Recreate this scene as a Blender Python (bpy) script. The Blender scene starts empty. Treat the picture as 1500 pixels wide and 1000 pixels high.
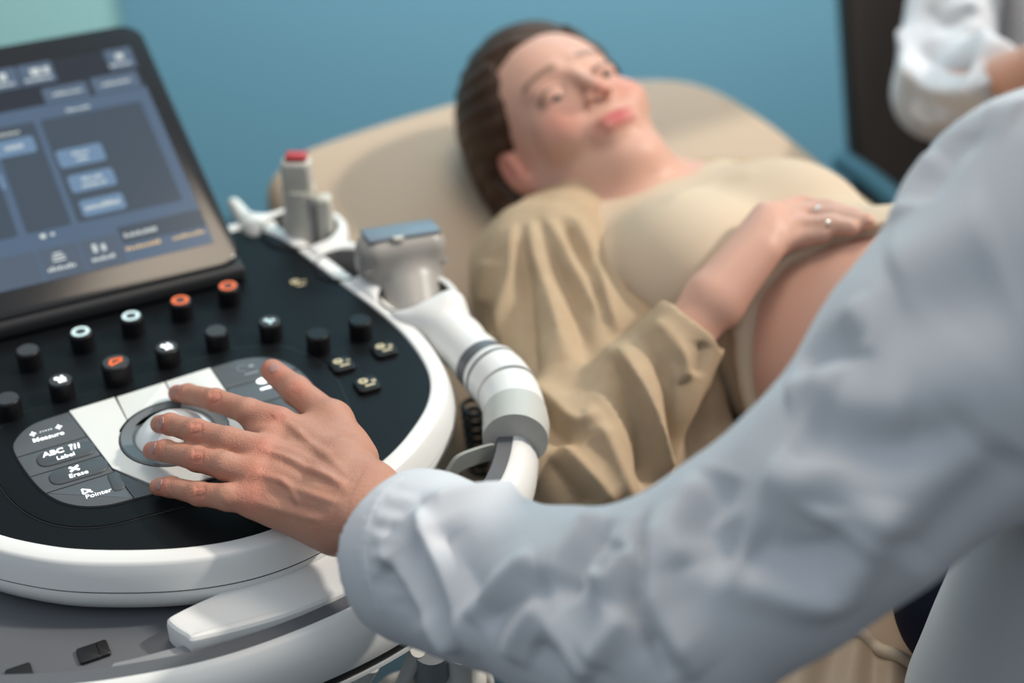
import bpy, bmesh, math, random
import numpy as np
from mathutils import Vector, Matrix

random.seed(3)
S = bpy.context.scene
COL = S.collection

# ------------------------------------------------------------------ camera, world, lights, exposure
PITCH = math.radians(34)
CAM = np.array([0.0, 0.0, 1.62])
FWD = np.array([0, math.cos(PITCH), -math.sin(PITCH)])
UPV = np.array([0, math.sin(PITCH), math.cos(PITCH)])
RGT = np.array([1.0, 0, 0])
FPX = 50 / 36 * 1500

cam_data = bpy.data.cameras.new('camera')
cam = bpy.data.objects.new('camera', cam_data)
COL.objects.link(cam)
cam.location = CAM
cam.rotation_euler = (math.pi / 2 - PITCH, 0, 0)
cam_data.lens = 50
cam_data.sensor_width = 36
cam_data.clip_start = 0.05
cam_data.dof.use_dof = True
cam_data.dof.focus_distance = 1.09
cam_data.dof.aperture_fstop = 2.0
S.camera = cam

world = bpy.data.worlds.new('world')
S.world = world
world.use_nodes = True
bg = world.node_tree.nodes['Background']
_n = world.node_tree
_tc = _n.nodes.new('ShaderNodeTexCoord'); _sp = _n.nodes.new('ShaderNodeSeparateXYZ'); _rp = _n.nodes.new('ShaderNodeValToRGB')
_n.links.new(_tc.outputs['Generated'], _sp.inputs[0]); _n.links.new(_sp.outputs['Z'], _rp.inputs[0])
_mr = _n.nodes.new('ShaderNodeMapRange'); _mr.inputs[1].default_value = -1; _mr.inputs[2].default_value = 1
_n.links.new(_sp.outputs['Z'], _mr.inputs[0]); _n.links.new(_mr.outputs[0], _rp.inputs[0])
_rp.color_ramp.elements[0].position = 0.42; _rp.color_ramp.elements[0].color = (0.11, 0.13, 0.15, 1)
_rp.color_ramp.elements[1].position = 0.95; _rp.color_ramp.elements[1].color = (0.84, 0.93, 1.02, 1)
_n.links.new(_rp.outputs[0], bg.inputs[0])
bg.inputs[1].default_value = 0.66

SUN_DIR = Vector((-1.15, -0.30, -1.0))
sun_data = bpy.data.lights.new('sun', 'SUN')
sun_data.energy = 2.9
sun_data.angle = math.radians(3.5)
sun_data.color = (1.0, 0.93, 0.84)
sun = bpy.data.objects.new('sun', sun_data)
COL.objects.link(sun)
sun.rotation_euler = SUN_DIR.to_track_quat('-Z', 'Y').to_euler()
sun.location = (2, 1, 3)

wall_fill_data = bpy.data.lights.new('wall_fill_light', 'AREA')  # added fill aimed at the back wall to brighten it, no fixture modelled
wall_fill_data.shape = 'RECTANGLE'; wall_fill_data.size = 1.2; wall_fill_data.size_y = 0.5
wall_fill_data.energy = 66
wall_fill_data.color = (1.0, 0.98, 0.95)
wall_fill = bpy.data.objects.new('wall_fill_light', wall_fill_data)
COL.objects.link(wall_fill)
wall_fill.location = (0.35, 2.15, 2.45)
wall_fill.rotation_euler = Vector((-0.02, 1.0, -0.50)).to_track_quat('-Z', 'Y').to_euler()

warm_data = bpy.data.lights.new('warm_fill_light', 'AREA')  # added warm fill: puts a glow on the screen glass, brightens the patient
warm_data.size = 0.6
warm_data.energy = 11.0
warm_data.color = (1.0, 0.84, 0.66)
warm = bpy.data.objects.new('warm_fill_light', warm_data)
COL.objects.link(warm)
warm.location = (0.12, 1.55, 2.55)

left_fill_data = bpy.data.lights.new('left_fill_light', 'AREA')  # added cool fill from upper left to bring out sleeve folds, no window there
left_fill_data.shape = 'RECTANGLE'; left_fill_data.size = 1.6; left_fill_data.size_y = 1.2
left_fill_data.energy = 5
left_fill_data.color = (0.80, 0.90, 1.0)
left_fill = bpy.data.objects.new('left_fill_light', left_fill_data)
COL.objects.link(left_fill)
left_fill.location = (-1.5, 0.1, 2.5)
left_fill.rotation_euler = (Vector((0.1, 0.85, 0.95)) - Vector((-1.5, 0.1, 2.5))).to_track_quat('-Z', 'Y').to_euler()

S.view_settings.view_transform = 'Standard'
S.view_settings.look = 'None'
S.view_settings.exposure = 0.0
S.view_settings.gamma = 1.0
S.view_settings.use_curve_mapping = False


def at(px, py, t):
    """world point seen at photo position (px, py) at depth t along the view axis (measuring aid)"""
    return CAM + t * (FWD + (px - 750) / FPX * RGT - (py - 500) / FPX * UPV)


def onz(px, py, z):
    d = FWD + (px - 750) / FPX * RGT - (py - 500) / FPX * UPV
    return CAM + d * ((z - CAM[2]) / d[2])


# ------------------------------------------------------------------ materials
def mat(name, color, rough=0.5, metal=0.0, spec=0.5, sss=0.0, emit=None, estr=0.0, bump=None,
        var=None, coat=0.0, tint=None, sheen=0.0, sssr=(1, .35, .2), trans=0.0):
    m = bpy.data.materials.new(name)
    m.use_nodes = True
    nt = m.node_tree
    b = nt.nodes['Principled BSDF']
    b.inputs['Base Color'].default_value = (*color, 1)
    b.inputs['Roughness'].default_value = rough
    b.inputs['Metallic'].default_value = metal
    b.inputs['Specular IOR Level'].default_value = spec
    if sss:
        b.inputs['Subsurface Weight'].default_value = sss
        b.inputs['Subsurface Radius'].default_value = sssr
        b.inputs['Subsurface Scale'].default_value = 0.006
    if emit:
        b.inputs['Emission Color'].default_value = (*emit, 1)
        b.inputs['Emission Strength'].default_value = estr
    if coat:
        b.inputs['Coat Weight'].default_value = coat
        b.inputs['Coat Roughness'].default_value = 0.08
    if sheen:
        b.inputs['Sheen Weight'].default_value = sheen
    if trans:
        b.inputs['Transmission Weight'].default_value = trans
    tc = nt.nodes.new('ShaderNodeTexCoord')
    last = None
    if var:                                   # (scale, colour2, amount)
        n = nt.nodes.new('ShaderNodeTexNoise')
        n.inputs['Scale'].default_value = var[0]
        n.inputs['Detail'].default_value = 4
        nt.links.new(tc.outputs['Object'], n.inputs['Vector'])
        mp = nt.nodes.new('ShaderNodeMapRange')
        mp.inputs[1].default_value = 0.35
        mp.inputs[2].default_value = 0.7
        mp.inputs[4].default_value = var[2]
        nt.links.new(n.outputs['Fac'], mp.inputs[0])
        mx = nt.nodes.new('ShaderNodeMix')
        mx.data_type = 'RGBA'
        mx.inputs[6].default_value = (*color, 1)
        mx.inputs[7].default_value = (*var[1], 1)
        nt.links.new(mp.outputs[0], mx.inputs[0])
        last = mx.outputs[2]
    if tint:                                  # list of (attribute, colour)
        for an, c in tint:
            a = nt.nodes.new('ShaderNodeAttribute')
            a.attribute_name = an
            mx = nt.nodes.new('ShaderNodeMix')
            mx.data_type = 'RGBA'
            if last is None:
                mx.inputs[6].default_value = (*color, 1)
            else:
                nt.links.new(last, mx.inputs[6])
            mx.inputs[7].default_value = (*c, 1)
            nt.links.new(a.outputs['Fac'], mx.inputs[0])
            last = mx.outputs[2]
    if last is not None:
        nt.links.new(last, b.inputs['Base Color'])
    if bump:                                  # list of (kind, scale, strength, distance)
        prev = None
        for kind, sc, st, ds in bump:
            if kind == 'noise':
                n = nt.nodes.new('ShaderNodeTexNoise')
                n.inputs['Detail'].default_value = 3
            elif kind == 'voronoi':
                n = nt.nodes.new('ShaderNodeTexVoronoi')
            else:
                n = nt.nodes.new('ShaderNodeTexWave')
                n.inputs['Distortion'].default_value = 1.5
            n.inputs['Scale'].default_value = sc
            nt.links.new(tc.outputs['Object'], n.inputs['Vector'])
            bp = nt.nodes.new('ShaderNodeBump')
            bp.inputs['Strength'].default_value = st
            bp.inputs['Distance'].default_value = ds
            nt.links.new(n.outputs[0], bp.inputs['Height'])
            if prev:
                nt.links.new(prev.outputs[0], bp.inputs['Normal'])
            prev = bp
        nt.links.new(prev.outputs[0], b.inputs['Normal'])
    return m


SK = (0.46, 0.232, 0.158)
M = {}
M['skin'] = mat('skin', SK, 0.48, sss=0.12, spec=0.4, var=(55, (0.42, 0.175, 0.115), 0.55),
                tint=[('blush', (0.56, 0.17, 0.11))],
                bump=[('noise', 900, 0.30, 0.001), ('voronoi', 650, 0.28, 0.0008), ('noise', 180, 0.25, 0.0016)])
M['face_skin'] = mat('face_skin', (0.60, 0.35, 0.262), 0.5, sss=0.12, spec=0.35, var=(20, (0.62, 0.33, 0.25), 0.4),
                     tint=[('blush', (0.60, 0.20, 0.15)), ('lip', (0.50, 0.10, 0.10)), ('brow', (0.13, 0.07, 0.04)),
                           ('lash', (0.05, 0.03, 0.02))])
M['nail'] = mat('nail', (0.40, 0.22, 0.19), 0.42, spec=0.4)
M['hair'] = mat('hair', (0.040, 0.019, 0.010), 0.5, spec=0.25, var=(40, (0.08, 0.04, 0.02), 0.5))
M['eye'] = mat('eye', (0.42, 0.37, 0.34), 0.15, tint=[('iris', (0.05, 0.035, 0.03))])
M['coat'] = mat('coat', (0.565, 0.585, 0.615), 0.8, spec=0.2, sheen=0.15,
                bump=[('noise', 1400, 0.12, 0.0005)])
M['coat_thread'] = mat('coat_thread', (0.8, 0.83, 0.86), 0.8)
M['linen'] = mat('linen', (0.44, 0.33, 0.22), 0.85, spec=0.15, bump=[('noise', 900, 0.1, 0.0005)],
                 var=(60, (0.36, 0.265, 0.165), 0.4))
M['jersey'] = mat('jersey', (0.58, 0.465, 0.345), 0.85, spec=0.15)
M['navy'] = mat('navy', (0.006, 0.008, 0.022), 0.85, spec=0.2)
M['bed'] = mat('bed', (0.42, 0.32, 0.23), 0.5, spec=0.3)
M['bed_base'] = mat('bed_base', (0.25, 0.26, 0.28), 0.5)
M['panel'] = mat('panel', (0.0040, 0.0050, 0.0062), 0.45, spec=0.14, bump=[('noise', 2500, 0.05, 0.0002)])
M['trench'] = mat('trench', (0.005, 0.006, 0.007), 0.4, spec=0.2)
M['white'] = mat('white', (0.74, 0.74, 0.72), 0.32, spec=0.45, bump=[('noise', 2200, 0.04, 0.0002)])
M['light_grey'] = mat('light_grey', (0.55, 0.56, 0.56), 0.4)
M['grey_band'] = mat('grey_band', (0.105, 0.11, 0.12), 0.42)
M['mid_grey'] = mat('mid_grey', (0.24, 0.25, 0.26), 0.45)
M['clip_grey'] = mat('clip_grey', (0.46, 0.46, 0.43), 0.45)
M['strap_grey'] = mat('strap_grey', (0.30, 0.31, 0.28), 0.6)
M['black'] = mat('black', (0.006, 0.006, 0.007), 0.4)
M['knob_side'] = mat('knob_side', (0.006, 0.006, 0.007), 0.42, spec=0.25)
M['knob_top'] = mat('knob_top', (0.040, 0.043, 0.047), 0.5, spec=0.3)
M['key_dark'] = mat('key_dark', (0.085, 0.092, 0.10), 0.42)
M['key_dark2'] = mat('key_dark2', (0.060, 0.067, 0.075), 0.38)
M['key_white'] = mat('key_white', (0.70, 0.70, 0.67), 0.35)
M['ball_ring'] = mat('ball_ring', (0.13, 0.135, 0.14), 0.3)
M['ball'] = mat('ball', (0.80, 0.83, 0.83), 0.12, coat=0.6)
M['glow_white'] = mat('glow_white', (0.8, 0.8, 0.8), 0.4, emit=(0.95, 1, 1), estr=1.0)
M['glow_cool'] = mat('glow_cool', (0.5, 0.6, 0.6), 0.4, emit=(0.50, 0.72, 0.74), estr=0.6)
M['glow_orange'] = mat('glow_orange', (0.5, 0.1, 0.02), 0.4, emit=(1.0, 0.16, 0.025), estr=0.5)
M['glow_cream'] = mat('glow_cream', (0.55, 0.48, 0.30), 0.4, emit=(0.9, 0.75, 0.45), estr=0.22)
M['icon_grey'] = mat('icon_grey', (0.25, 0.27, 0.29), 0.4)
M['glass'] = mat('glass', (0.004, 0.004, 0.005), 0.20, spec=0.5)
M['bezel_side'] = mat('bezel_side', (0.02, 0.02, 0.022), 0.4)
M['hinge'] = mat('hinge', (0.022, 0.023, 0.025), 0.5, spec=0.3)


def scr(name, c, s=1.0):
    return mat(name, (0.01, 0.01, 0.012), 0.25, emit=c, estr=s, spec=0.3)


M['ui_back'] = scr('ui_back', (0.075, 0.125, 0.20))
M['ui_pane'] = scr('ui_pane', (0.042, 0.065, 0.092))
M['ui_dark'] = scr('ui_dark', (0.010, 0.016, 0.026))
M['ui_tab'] = scr('ui_tab', (0.085, 0.13, 0.20))
M['ui_button'] = scr('ui_button', (0.145, 0.245, 0.38))
M['ui_bar'] = scr('ui_bar', (0.075, 0.105, 0.15))
M['ui_text'] = scr('ui_text', (0.62, 0.68, 0.66))
M['ui_orange'] = scr('ui_orange', (0.75, 0.52, 0.24))

M['probe_white'] = mat('probe_white', (0.52, 0.50, 0.44), 0.45)
M['probe_red'] = mat('probe_red', (0.40, 0.03, 0.03), 0.4)
M['probe_grey'] = mat('probe_grey', (0.33, 0.31, 0.285), 0.38)
M['probe_lens'] = mat('probe_lens', (0.14, 0.165, 0.20), 0.3)
M['cup_inner'] = mat('cup_inner', (0.10, 0.10, 0.105), 0.5)
M['cable'] = mat('cable', (0.62, 0.60, 0.56), 0.45)
M['chrome'] = mat('chrome', (0.6, 0.6, 0.6), 0.25, metal=1)
M['ring_metal'] = mat('ring_metal', (0.9, 0.85, 0.75), 0.15, metal=1)
M['wall_blue'] = mat('wall_blue', (0.225, 0.51, 0.655), 0.7, spec=0.25, bump=[('noise', 150, 0.05, 0.001)])
M['wall_teal'] = mat('wall_teal', (0.52, 0.92, 0.90), 0.7, spec=0.25)
M['floor'] = mat('floor', (0.022, 0.035, 0.042), 0.45, var=(6, (0.03, 0.05, 0.06), 0.6))
M['baseboard'] = mat('baseboard', (0.45, 0.5, 0.52), 0.5)
M['leather'] = mat('leather', (0.014, 0.010, 0.008), 0.5, var=(4, (0.03, 0.02, 0.013), 0.5),
                   bump=[('noise', 120, 0.2, 0.002)])
M['arm_blue'] = mat('arm_blue', (0.035, 0.10, 0.14), 0.4)


# ------------------------------------------------------------------ object helpers
def tag(o, label=None, cat=None, group=None, kind=None):
    if label: o['label'] = label
    if cat: o['category'] = cat
    if group: o['group'] = group
    if kind: o['kind'] = kind
    return o


def thing(name, label, cat, loc=(0, 0, 0), rz=0, group=None):
    o = bpy.data.objects.new(name, None)
    o.empty_display_size = 0.05
    o.location = loc
    o.rotation_euler = (0, 0, rz)
    COL.objects.link(o)
    return tag(o, label, cat, group)


def mk(name, v, f, m, parent=None, smooth=True, fm=None, world=False, angle=None):
    me = bpy.data.meshes.new(name)
    v = np.asarray(v, dtype=np.float32)
    if isinstance(f, np.ndarray):
        n = len(f)
        me.vertices.add(len(v)); me.vertices.foreach_set('co', v.ravel())
        me.loops.add(n * 4); me.loops.foreach_set('vertex_index', f.astype(np.int32).ravel())
        me.polygons.add(n)
        me.polygons.foreach_set('loop_start', np.arange(0, n * 4, 4, dtype=np.int32))
        me.update(calc_edges=True)
        me.validate()
    else:
        me.from_pydata([tuple(map(float, q)) for q in v], [], [tuple(q) for q in f])
        bm = bmesh.new(); bm.from_mesh(me)
        bmesh.ops.recalc_face_normals(bm, faces=bm.faces)
        bm.to_mesh(me); bm.free()
    for mm in (m if isinstance(m, (list, tuple)) else [m]):
        me.materials.append(mm)
    if fm is not None:
        me.polygons.foreach_set('material_index', np.asarray(fm, dtype=np.int32))
    me.polygons.foreach_set('use_smooth', [smooth] * len(me.polygons))
    if smooth and angle:
        me.set_sharp_from_angle(angle=math.radians(angle))
    o = bpy.data.objects.new(name, me)
    COL.objects.link(o)
    if parent:
        o.parent = parent
        if world:
            bpy.context.view_layer.update()
            o.matrix_parent_inverse = world_matrix(parent).inverted()
    return o


def world_matrix(o):
    m = Matrix.LocRotScale(o.location, o.rotation_euler, o.scale)
    return world_matrix(o.parent) @ m if o.parent else m


def set_attr(o, name, vals):
    a = o.data.attributes.new(name, 'FLOAT', 'POINT')
    a.data.foreach_set('value', np.clip(vals, 0, 1).astype(np.float32))


class MB:
    """collects simple solids into one mesh"""
    def __init__(s): s.v = []; s.f = []; s.m = []

    def add(s, v, f, mi=0):
        o = len(s.v); s.v += [tuple(map(float, q)) for q in v]
        s.f += [tuple(i + o for i in q) for q in f]; s.m += [mi] * len(f)
        return s

    def box(s, c, d, mi=0, R=None, bev=0.0):
        bm = bmesh.new()
        bmesh.ops.create_cube(bm, size=1)
        for q in bm.verts: q.co = Vector((q.co.x * d[0], q.co.y * d[1], q.co.z * d[2]))
        if bev: bmesh.ops.bevel(bm, geom=bm.edges[:], offset=bev, segments=3, affect='EDGES', profile=0.5)
        bm.verts.index_update()
        vs = [((R @ q.co) if R is not None else q.co) + Vector(c) for q in bm.verts]
        s.add(vs, [[q.index for q in f.verts] for f in bm.faces], mi); bm.free()
        return s

    def tube(s, pts, r, n=20, mi=0, cap=True):
        pts = [Vector(p) for p in pts]
        rr = r if isinstance(r, (list, tuple, np.ndarray)) else [r] * len(pts)
        v = []; f = []
        t0 = (pts[1] - pts[0]).normalized()
        u = t0.orthogonal().normalized()
        for i, p in enumerate(pts):
            t = ((pts[min(i + 1, len(pts) - 1)] - pts[max(i - 1, 0)])).normalized()
            u = (u - t * u.dot(t)).normalized()
            w = t.cross(u)
            for k in range(n):
                a = 2 * math.pi * k / n
                v.append(p + (u * math.cos(a) + w * math.sin(a)) * rr[i])
        for i in range(len(pts) - 1):
            for k in range(n):
                a, b = i * n + k, i * n + (k + 1) % n
                f.append((a, b, b + n, a + n))
        if cap:
            f.append(tuple(range(n - 1, -1, -1))); f.append(tuple(range((len(pts) - 1) * n, len(pts) * n)))
        return s.add(v, f, mi)

    def lathe(s, prof, c=(0, 0, 0), n=40, mi=0, ax=None):
        v = []; f = []
        for r, z in prof:
            for k in range(n):
                a = 2 * math.pi * k / n
                q = Vector((r * math.cos(a), r * math.sin(a), z))
                if ax is not None: q = ax @ q
                v.append(q + Vector(c))
        m = len(prof)
        for i in range(m - 1):
            for k in range(n):
                a, b = i * n + k, i * n + (k + 1) % n
                f.append((a, b, b + n, a + n))
        f.append(tuple(range(n - 1, -1, -1))); f.append(tuple(range((m - 1) * n, m * n)))
        return s.add(v, f, mi)

    def build(s, name, m, parent=None, smooth=True, world=False, angle=35):
        return mk(name, s.v, s.f, m, parent, smooth, s.m, world, angle)


def cr(pts, per=8, closed=False):
    """Catmull-Rom through points"""
    P = [np.array(p, dtype=float) for p in pts]
    n = len(P); out = []
    for i in range(n if closed else n - 1):
        if closed:
            a, b, c, d = P[(i - 1) % n], P[i], P[(i + 1) % n], P[(i + 2) % n]
        else:
            a, b, c, d = P[max(i - 1, 0)], P[i], P[i + 1], P[min(i + 2, n - 1)]
        for k in range(per):
            t = k / per
            out.append(0.5 * ((2 * b) + (-a + c) * t + (2 * a - 5 * b + 4 * c - d) * t * t + (-a + 3 * b - 3 * c + d) * t ** 3))
    if not closed: out.append(P[-1])
    return np.array(out)


def resample(P, step, closed=False):
    Q = np.vstack([P, P[:1]]) if closed else P
    L = np.r_[0, np.cumsum(np.linalg.norm(np.diff(Q, axis=0), axis=1))]
    n = max(3, int(L[-1] / step))
    t = np.linspace(0, L[-1], n + 1)
    R = np.stack([np.interp(t, L, Q[:, k]) for k in range(Q.shape[1])], 1)
    return R[:-1] if closed else R


def outward(P, closed):
    n = len(P)
    if closed:
        T = np.roll(P, -1, 0) - np.roll(P, 1, 0)
    else:
        T = np.gradient(P, axis=0)
    T = T[:, :2] / np.linalg.norm(T[:, :2], axis=1)[:, None]
    N = np.stack([T[:, 1], -T[:, 0]], 1)
    if closed:
        A = 0.5 * np.sum(P[:, 0] * np.roll(P[:, 1], -1) - np.roll(P[:, 0], -1) * P[:, 1])
        if A < 0: N = -N
    return N


def sweep(P, prof, closed=True, flip=False):
    """profile (out, up) swept along a path in plan; returns verts, faces"""
    N = outward(P, closed) * (-1 if flip else 1)
    n, m = len(P), len(prof)
    v = [(P[i][0] + N[i][0] * o, P[i][1] + N[i][1] * o, (P[i][2] if len(P[i]) > 2 else 0) + u)
         for i in range(n) for (o, u) in prof]
    f = []
    for i in range(n if closed else n - 1):
        j = (i + 1) % n
        for k in range(m - 1):
            f.append((i * m + k, j * m + k, j * m + k + 1, i * m + k + 1))
    if not closed:
        f.append(tuple(range(m))); f.append(tuple((n - 1) * m + k for k in range(m - 1, -1, -1)))
    return v, f


def slab(P, z0, z1, bev=0.0, n=3):
    """closed outline to a solid with rounded top edge"""
    P = np.asarray(P)
    N = outward(P, True)
    rings = [(0, z0), (0, z1 - bev)]
    for k in range(1, n + 1):
        a = math.pi / 2 * k / n
        rings.append((-bev * (1 - math.cos(a)), z1 - bev + bev * math.sin(a)))
    v = []; f = []; m = len(P)
    for o, z in rings:
        v += [(P[i][0] + N[i][0] * o, P[i][1] + N[i][1] * o, z) for i in range(m)]
    for r in range(len(rings) - 1):
        for i in range(m):
            j = (i + 1) % m
            f.append((r * m + i, r * m + j, (r + 1) * m + j, (r + 1) * m + i))
    f.append(tuple(range(m - 1, -1, -1))); f.append(tuple((len(rings) - 1) * m + i for i in range(m)))
    return v, f


def rrect(cx, cy, w, h, r, n=6):
    out = []
    for sx, sy, a0 in ((1, 1, 0), (-1, 1, 90), (-1, -1, 180), (1, -1, 270)):
        for k in range(n + 1):
            a = math.radians(a0 + 90 * k / n)
            out.append((cx + sx * (w / 2 - r) + r * math.cos(a), cy + sy * (h / 2 - r) + r * math.sin(a)))
    return np.array(out)


# ------------------------------------------------------------------ implicit surfaces
def cap(p, a, b, ra, rb=None):
    rb = ra if rb is None else rb
    a = np.asarray(a, float); b = np.asarray(b, float)
    ba = b - a
    t = np.clip(((p - a) @ ba) / max(ba @ ba, 1e-12), 0, 1)
    return np.linalg.norm(p - a - t[:, None] * ba, axis=1) - (ra + (rb - ra) * t)


def ell(p, c, r, Rm=None):
    q = p - np.asarray(c, float)
    if Rm is not None: q = q @ np.asarray(Rm)        # columns of Rm are the local axes
    r = np.asarray(r, float)
    k0 = np.linalg.norm(q / r, axis=1)
    k1 = np.linalg.norm(q / (r * r), axis=1)
    return k0 * (k0 - 1) / np.maximum(k1, 1e-9)


def smin(a, b, k):
    h = np.clip(0.5 + 0.5 * (b - a) / k, 0, 1)
    return b * (1 - h) + a * h - k * h * (1 - h)


def smax(a, b, k): return -smin(-a, -b, k)


def sbox(p, c, half, r, Rm=None):
    q = p - np.asarray(c, float)
    if Rm is not None: q = q @ np.asarray(Rm)
    d = np.abs(q) - (np.asarray(half) - r)
    return np.linalg.norm(np.maximum(d, 0), axis=1) + np.minimum(d.max(1), 0) - r


def surfnet(f, lo, hi, h, B=6):
    lo = np.asarray(lo, float); hi = np.asarray(hi, float)
    nb = np.ceil((hi - lo) / (h * B)).astype(int)
    n = nb * B
    c = [lo[k] + (np.arange(nb[k]) + 0.5) * h * B for k in range(3)]
    G = np.stack(np.meshgrid(*c, indexing='ij'), -1).reshape(-1, 3)
    Fc = f(G).reshape(nb)
    V = np.repeat(np.repeat(np.repeat(Fc, B, 0), B, 1), B, 2).astype(np.float64)
    act = np.argwhere(np.abs(Fc) < h * B * 1.35)
    off = np.stack(np.meshgrid(*([np.arange(B)] * 3), indexing='ij'), -1).reshape(-1, 3)
    for s in range(0, len(act), 1500):
        idx = (act[s:s + 1500, None, :] * B + off[None]).reshape(-1, 3)
        V[idx[:, 0], idx[:, 1], idx[:, 2]] = f(lo + (idx + 0.5) * h)
    V[V == 0] = 1e-9
    I = V < 0
    cs = tuple(k - 1 for k in n)
    cnt = np.zeros(cs, np.int16); acc = np.zeros(cs + (3,), np.float32)
    corner = lambda A, d: A[d[0]:d[0] + cs[0], d[1]:d[1] + cs[1], d[2]:d[2] + cs[2]]
    for ax in range(3):
        for u in (0, 1):
            for w in (0, 1):
                d0 = [0, 0, 0]; d0[(ax + 1) % 3] = u; d0[(ax + 2) % 3] = w
                d1 = list(d0); d1[ax] = 1
                a, b = corner(V, d0), corner(V, d1)
                x = (a < 0) != (b < 0)
                ix = np.nonzero(x)
                t = a[ix] / (a[ix] - b[ix])
                cnt[ix] += 1
                for k in range(3):
                    acc[..., k][ix] += d0[k] + (t if k == ax else 0)
    m = cnt > 0
    ids = -np.ones(cs, np.int64); ids[m] = np.arange(m.sum())
    pos = np.argwhere(m) + acc[m] / cnt[m][:, None]
    verts = lo + (pos + 0.5) * h
    quads = []
    for ax in range(3):
        a1, a2 = (ax + 1) % 3, (ax + 2) % 3
        sl0 = [slice(1, -1)] * 3; sl1 = [slice(1, -1)] * 3
        sl0[ax] = slice(0, n[ax] - 1); sl1[ax] = slice(1, n[ax])
        A, Bv = I[tuple(sl0)], I[tuple(sl1)]
        e = np.argwhere(A != Bv)
        if not len(e): continue
        s = A[tuple(e.T)]
        base = e.copy(); base[:, a1] += 1; base[:, a2] += 1
        def cid(o1, o2):
            q = base.copy(); q[:, a1] += o1; q[:, a2] += o2
            return ids[q[:, 0], q[:, 1], q[:, 2]]
        q = np.stack([cid(-1, -1), cid(0, -1), cid(0, 0), cid(-1, 0)], 1)
        q[~s] = q[~s][:, ::-1]
        quads.append(q)
    Q = np.concatenate(quads)
    Q = Q[(Q >= 0).all(1)]
    return verts, Q


def relax(V, Q, it=1, lam=0.5):
    for _ in range(it):
        A = np.zeros_like(V); c = np.zeros(len(V))
        for k in range(4):
            a, b = Q[:, k], Q[:, (k + 1) % 4]
            for d in range(3):
                A[:, d] += np.bincount(a, V[b, d], len(V)) + np.bincount(b, V[a, d], len(V))
            c += np.bincount(a, minlength=len(V)) + np.bincount(b, minlength=len(V))
        ok = c > 0
        V = V.copy()
        V[ok] = V[ok] * (1 - lam) + lam * A[ok] / c[ok][:, None]
    return V


def normals(V, Q):
    n = np.cross(V[Q[:, 2]] - V[Q[:, 0]], V[Q[:, 3]] - V[Q[:, 1]])
    N = np.zeros_like(V)
    for k in range(4):
        for d in range(3):
            N[:, d] += np.bincount(Q[:, k], n[:, d], len(V))
    return N / np.maximum(np.linalg.norm(N, axis=1), 1e-12)[:, None]


def polydist(V, P):
    """distance and running position along a polyline"""
    best = np.full(len(V), 1e9); s = np.zeros(len(V)); seg = len(P) - 1
    for i in range(seg):
        a, b = P[i], P[i + 1]; ba = b - a
        t = np.clip(((V - a) @ ba) / max(ba @ ba, 1e-12), 0, 1)
        d = np.linalg.norm(V - a - t[:, None] * ba, axis=1)
        m = d < best
        best[m] = d[m]; s[m] = (i + t[m]) / seg
    return best, s


def trace(f, px, py, t=0.3):
    for _ in range(90):
        p = at(px, py, t)
        d = float(f(p[None])[0])
        if d < 0.0004: return p
        t += max(d * 0.8, 0.0004)
        if t > 3: return None
    return at(px, py, t)


def folds(V, Q, f, lst, sharp=False):
    """lst of (pixels, width, amplitude): ridges and grooves laid on the surface"""
    N = normals(V, Q)
    disp = np.zeros(len(V))
    for pts, w, amp in lst:
        P = [trace(f, *q) for q in pts]
        P = [q for q in P if q is not None]
        if len(P) < 2: continue
        P = cr(P, 5)
        m = ((V > P.min(0) - 3 * w) & (V < P.max(0) + 3 * w)).all(1)
        d, s = polydist(V[m], P)
        prof_ = np.exp(-(d / (w * 1.35)) ** 1.25) if sharp else np.exp(-(d / w) ** 2)
        disp[m] += amp * prof_ * np.clip(np.minimum(s, 1 - s) * 5 + 0.15, 0, 1)
    return V + N * disp[:, None]

# ------------------------------------------------------------------ the room
def struct(name, mb, m):
    o = mb.build(name, m, smooth=False)
    return tag(o, kind='structure')


struct('floor', MB().box((0.2, 1.2, -0.02), (5, 5, 0.04)), M['floor'])
struct('wall_back', MB().box((1.01, 2.95, 1.25), (3.68, 0.1, 2.5)), M['wall_blue'])
struct('wall_left', MB().box((-1.58, 2.965, 1.25), (1.5, 0.1, 2.5)), M['wall_teal'])

# ------------------------------------------------------------------ ultrasound console (local frame: x right, y away, metres)
CA = math.radians(27)
CO = onz(265, 640, 0.9)
CX = np.array([math.cos(CA), math.sin(CA), 0]); CY = np.array([-math.sin(CA), math.cos(CA), 0])
console = thing('ultrasound_console', 'white and black ultrasound machine with touch screen, round trackball and lit knobs beside the bed',
                'ultrasound machine', (CO[0], CO[1], 0.0), CA)
PZ = 0.9


def cl(px, py, z=0.9):
    w = onz(px, py, z) - CO
    return np.array([w @ CX, w @ CY, z])


def mm(*p): return [(x / 1000, y / 1000) for x, y in p]


right = mm((20, -143), (75, -133), (137, -104), (175, -76), (203, -45), (219, -8), (224, 44), (219, 100), (206, 165), (193, 230),
           (186, 265), (172, 295), (150, 310))
left = [(0.04 - x, y) for x, y in right[1:]][::-1]
outline = resample(cr([right[0]] + right[1:] + left, 8, True), 0.006, True)
v, f = slab([(x, y) for x, y in outline], PZ - 0.03, PZ, 0.001, 1)
panel = mk('control_panel', v, f, M['panel'], console, True, angle=30)
P3 = np.c_[outline, np.full(len(outline), PZ)]
v, f = sweep(P3, [(0.0, -0.02), (0.0, 0.0004), (0.0008, 0.0012), (0.003, 0.0016), (0.0125, 0.0010), (0.0142, 0.0002), (0.0155, -0.002),
                  (0.0190, -0.010), (0.022, -0.0215), (0.0212, -0.0222), (0.0212, -0.0232), (0.0218, -0.0238), (0.021, -0.033),
                  (0.0175, -0.041), (0.012, -0.045), (-0.02, -0.047)])
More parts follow.
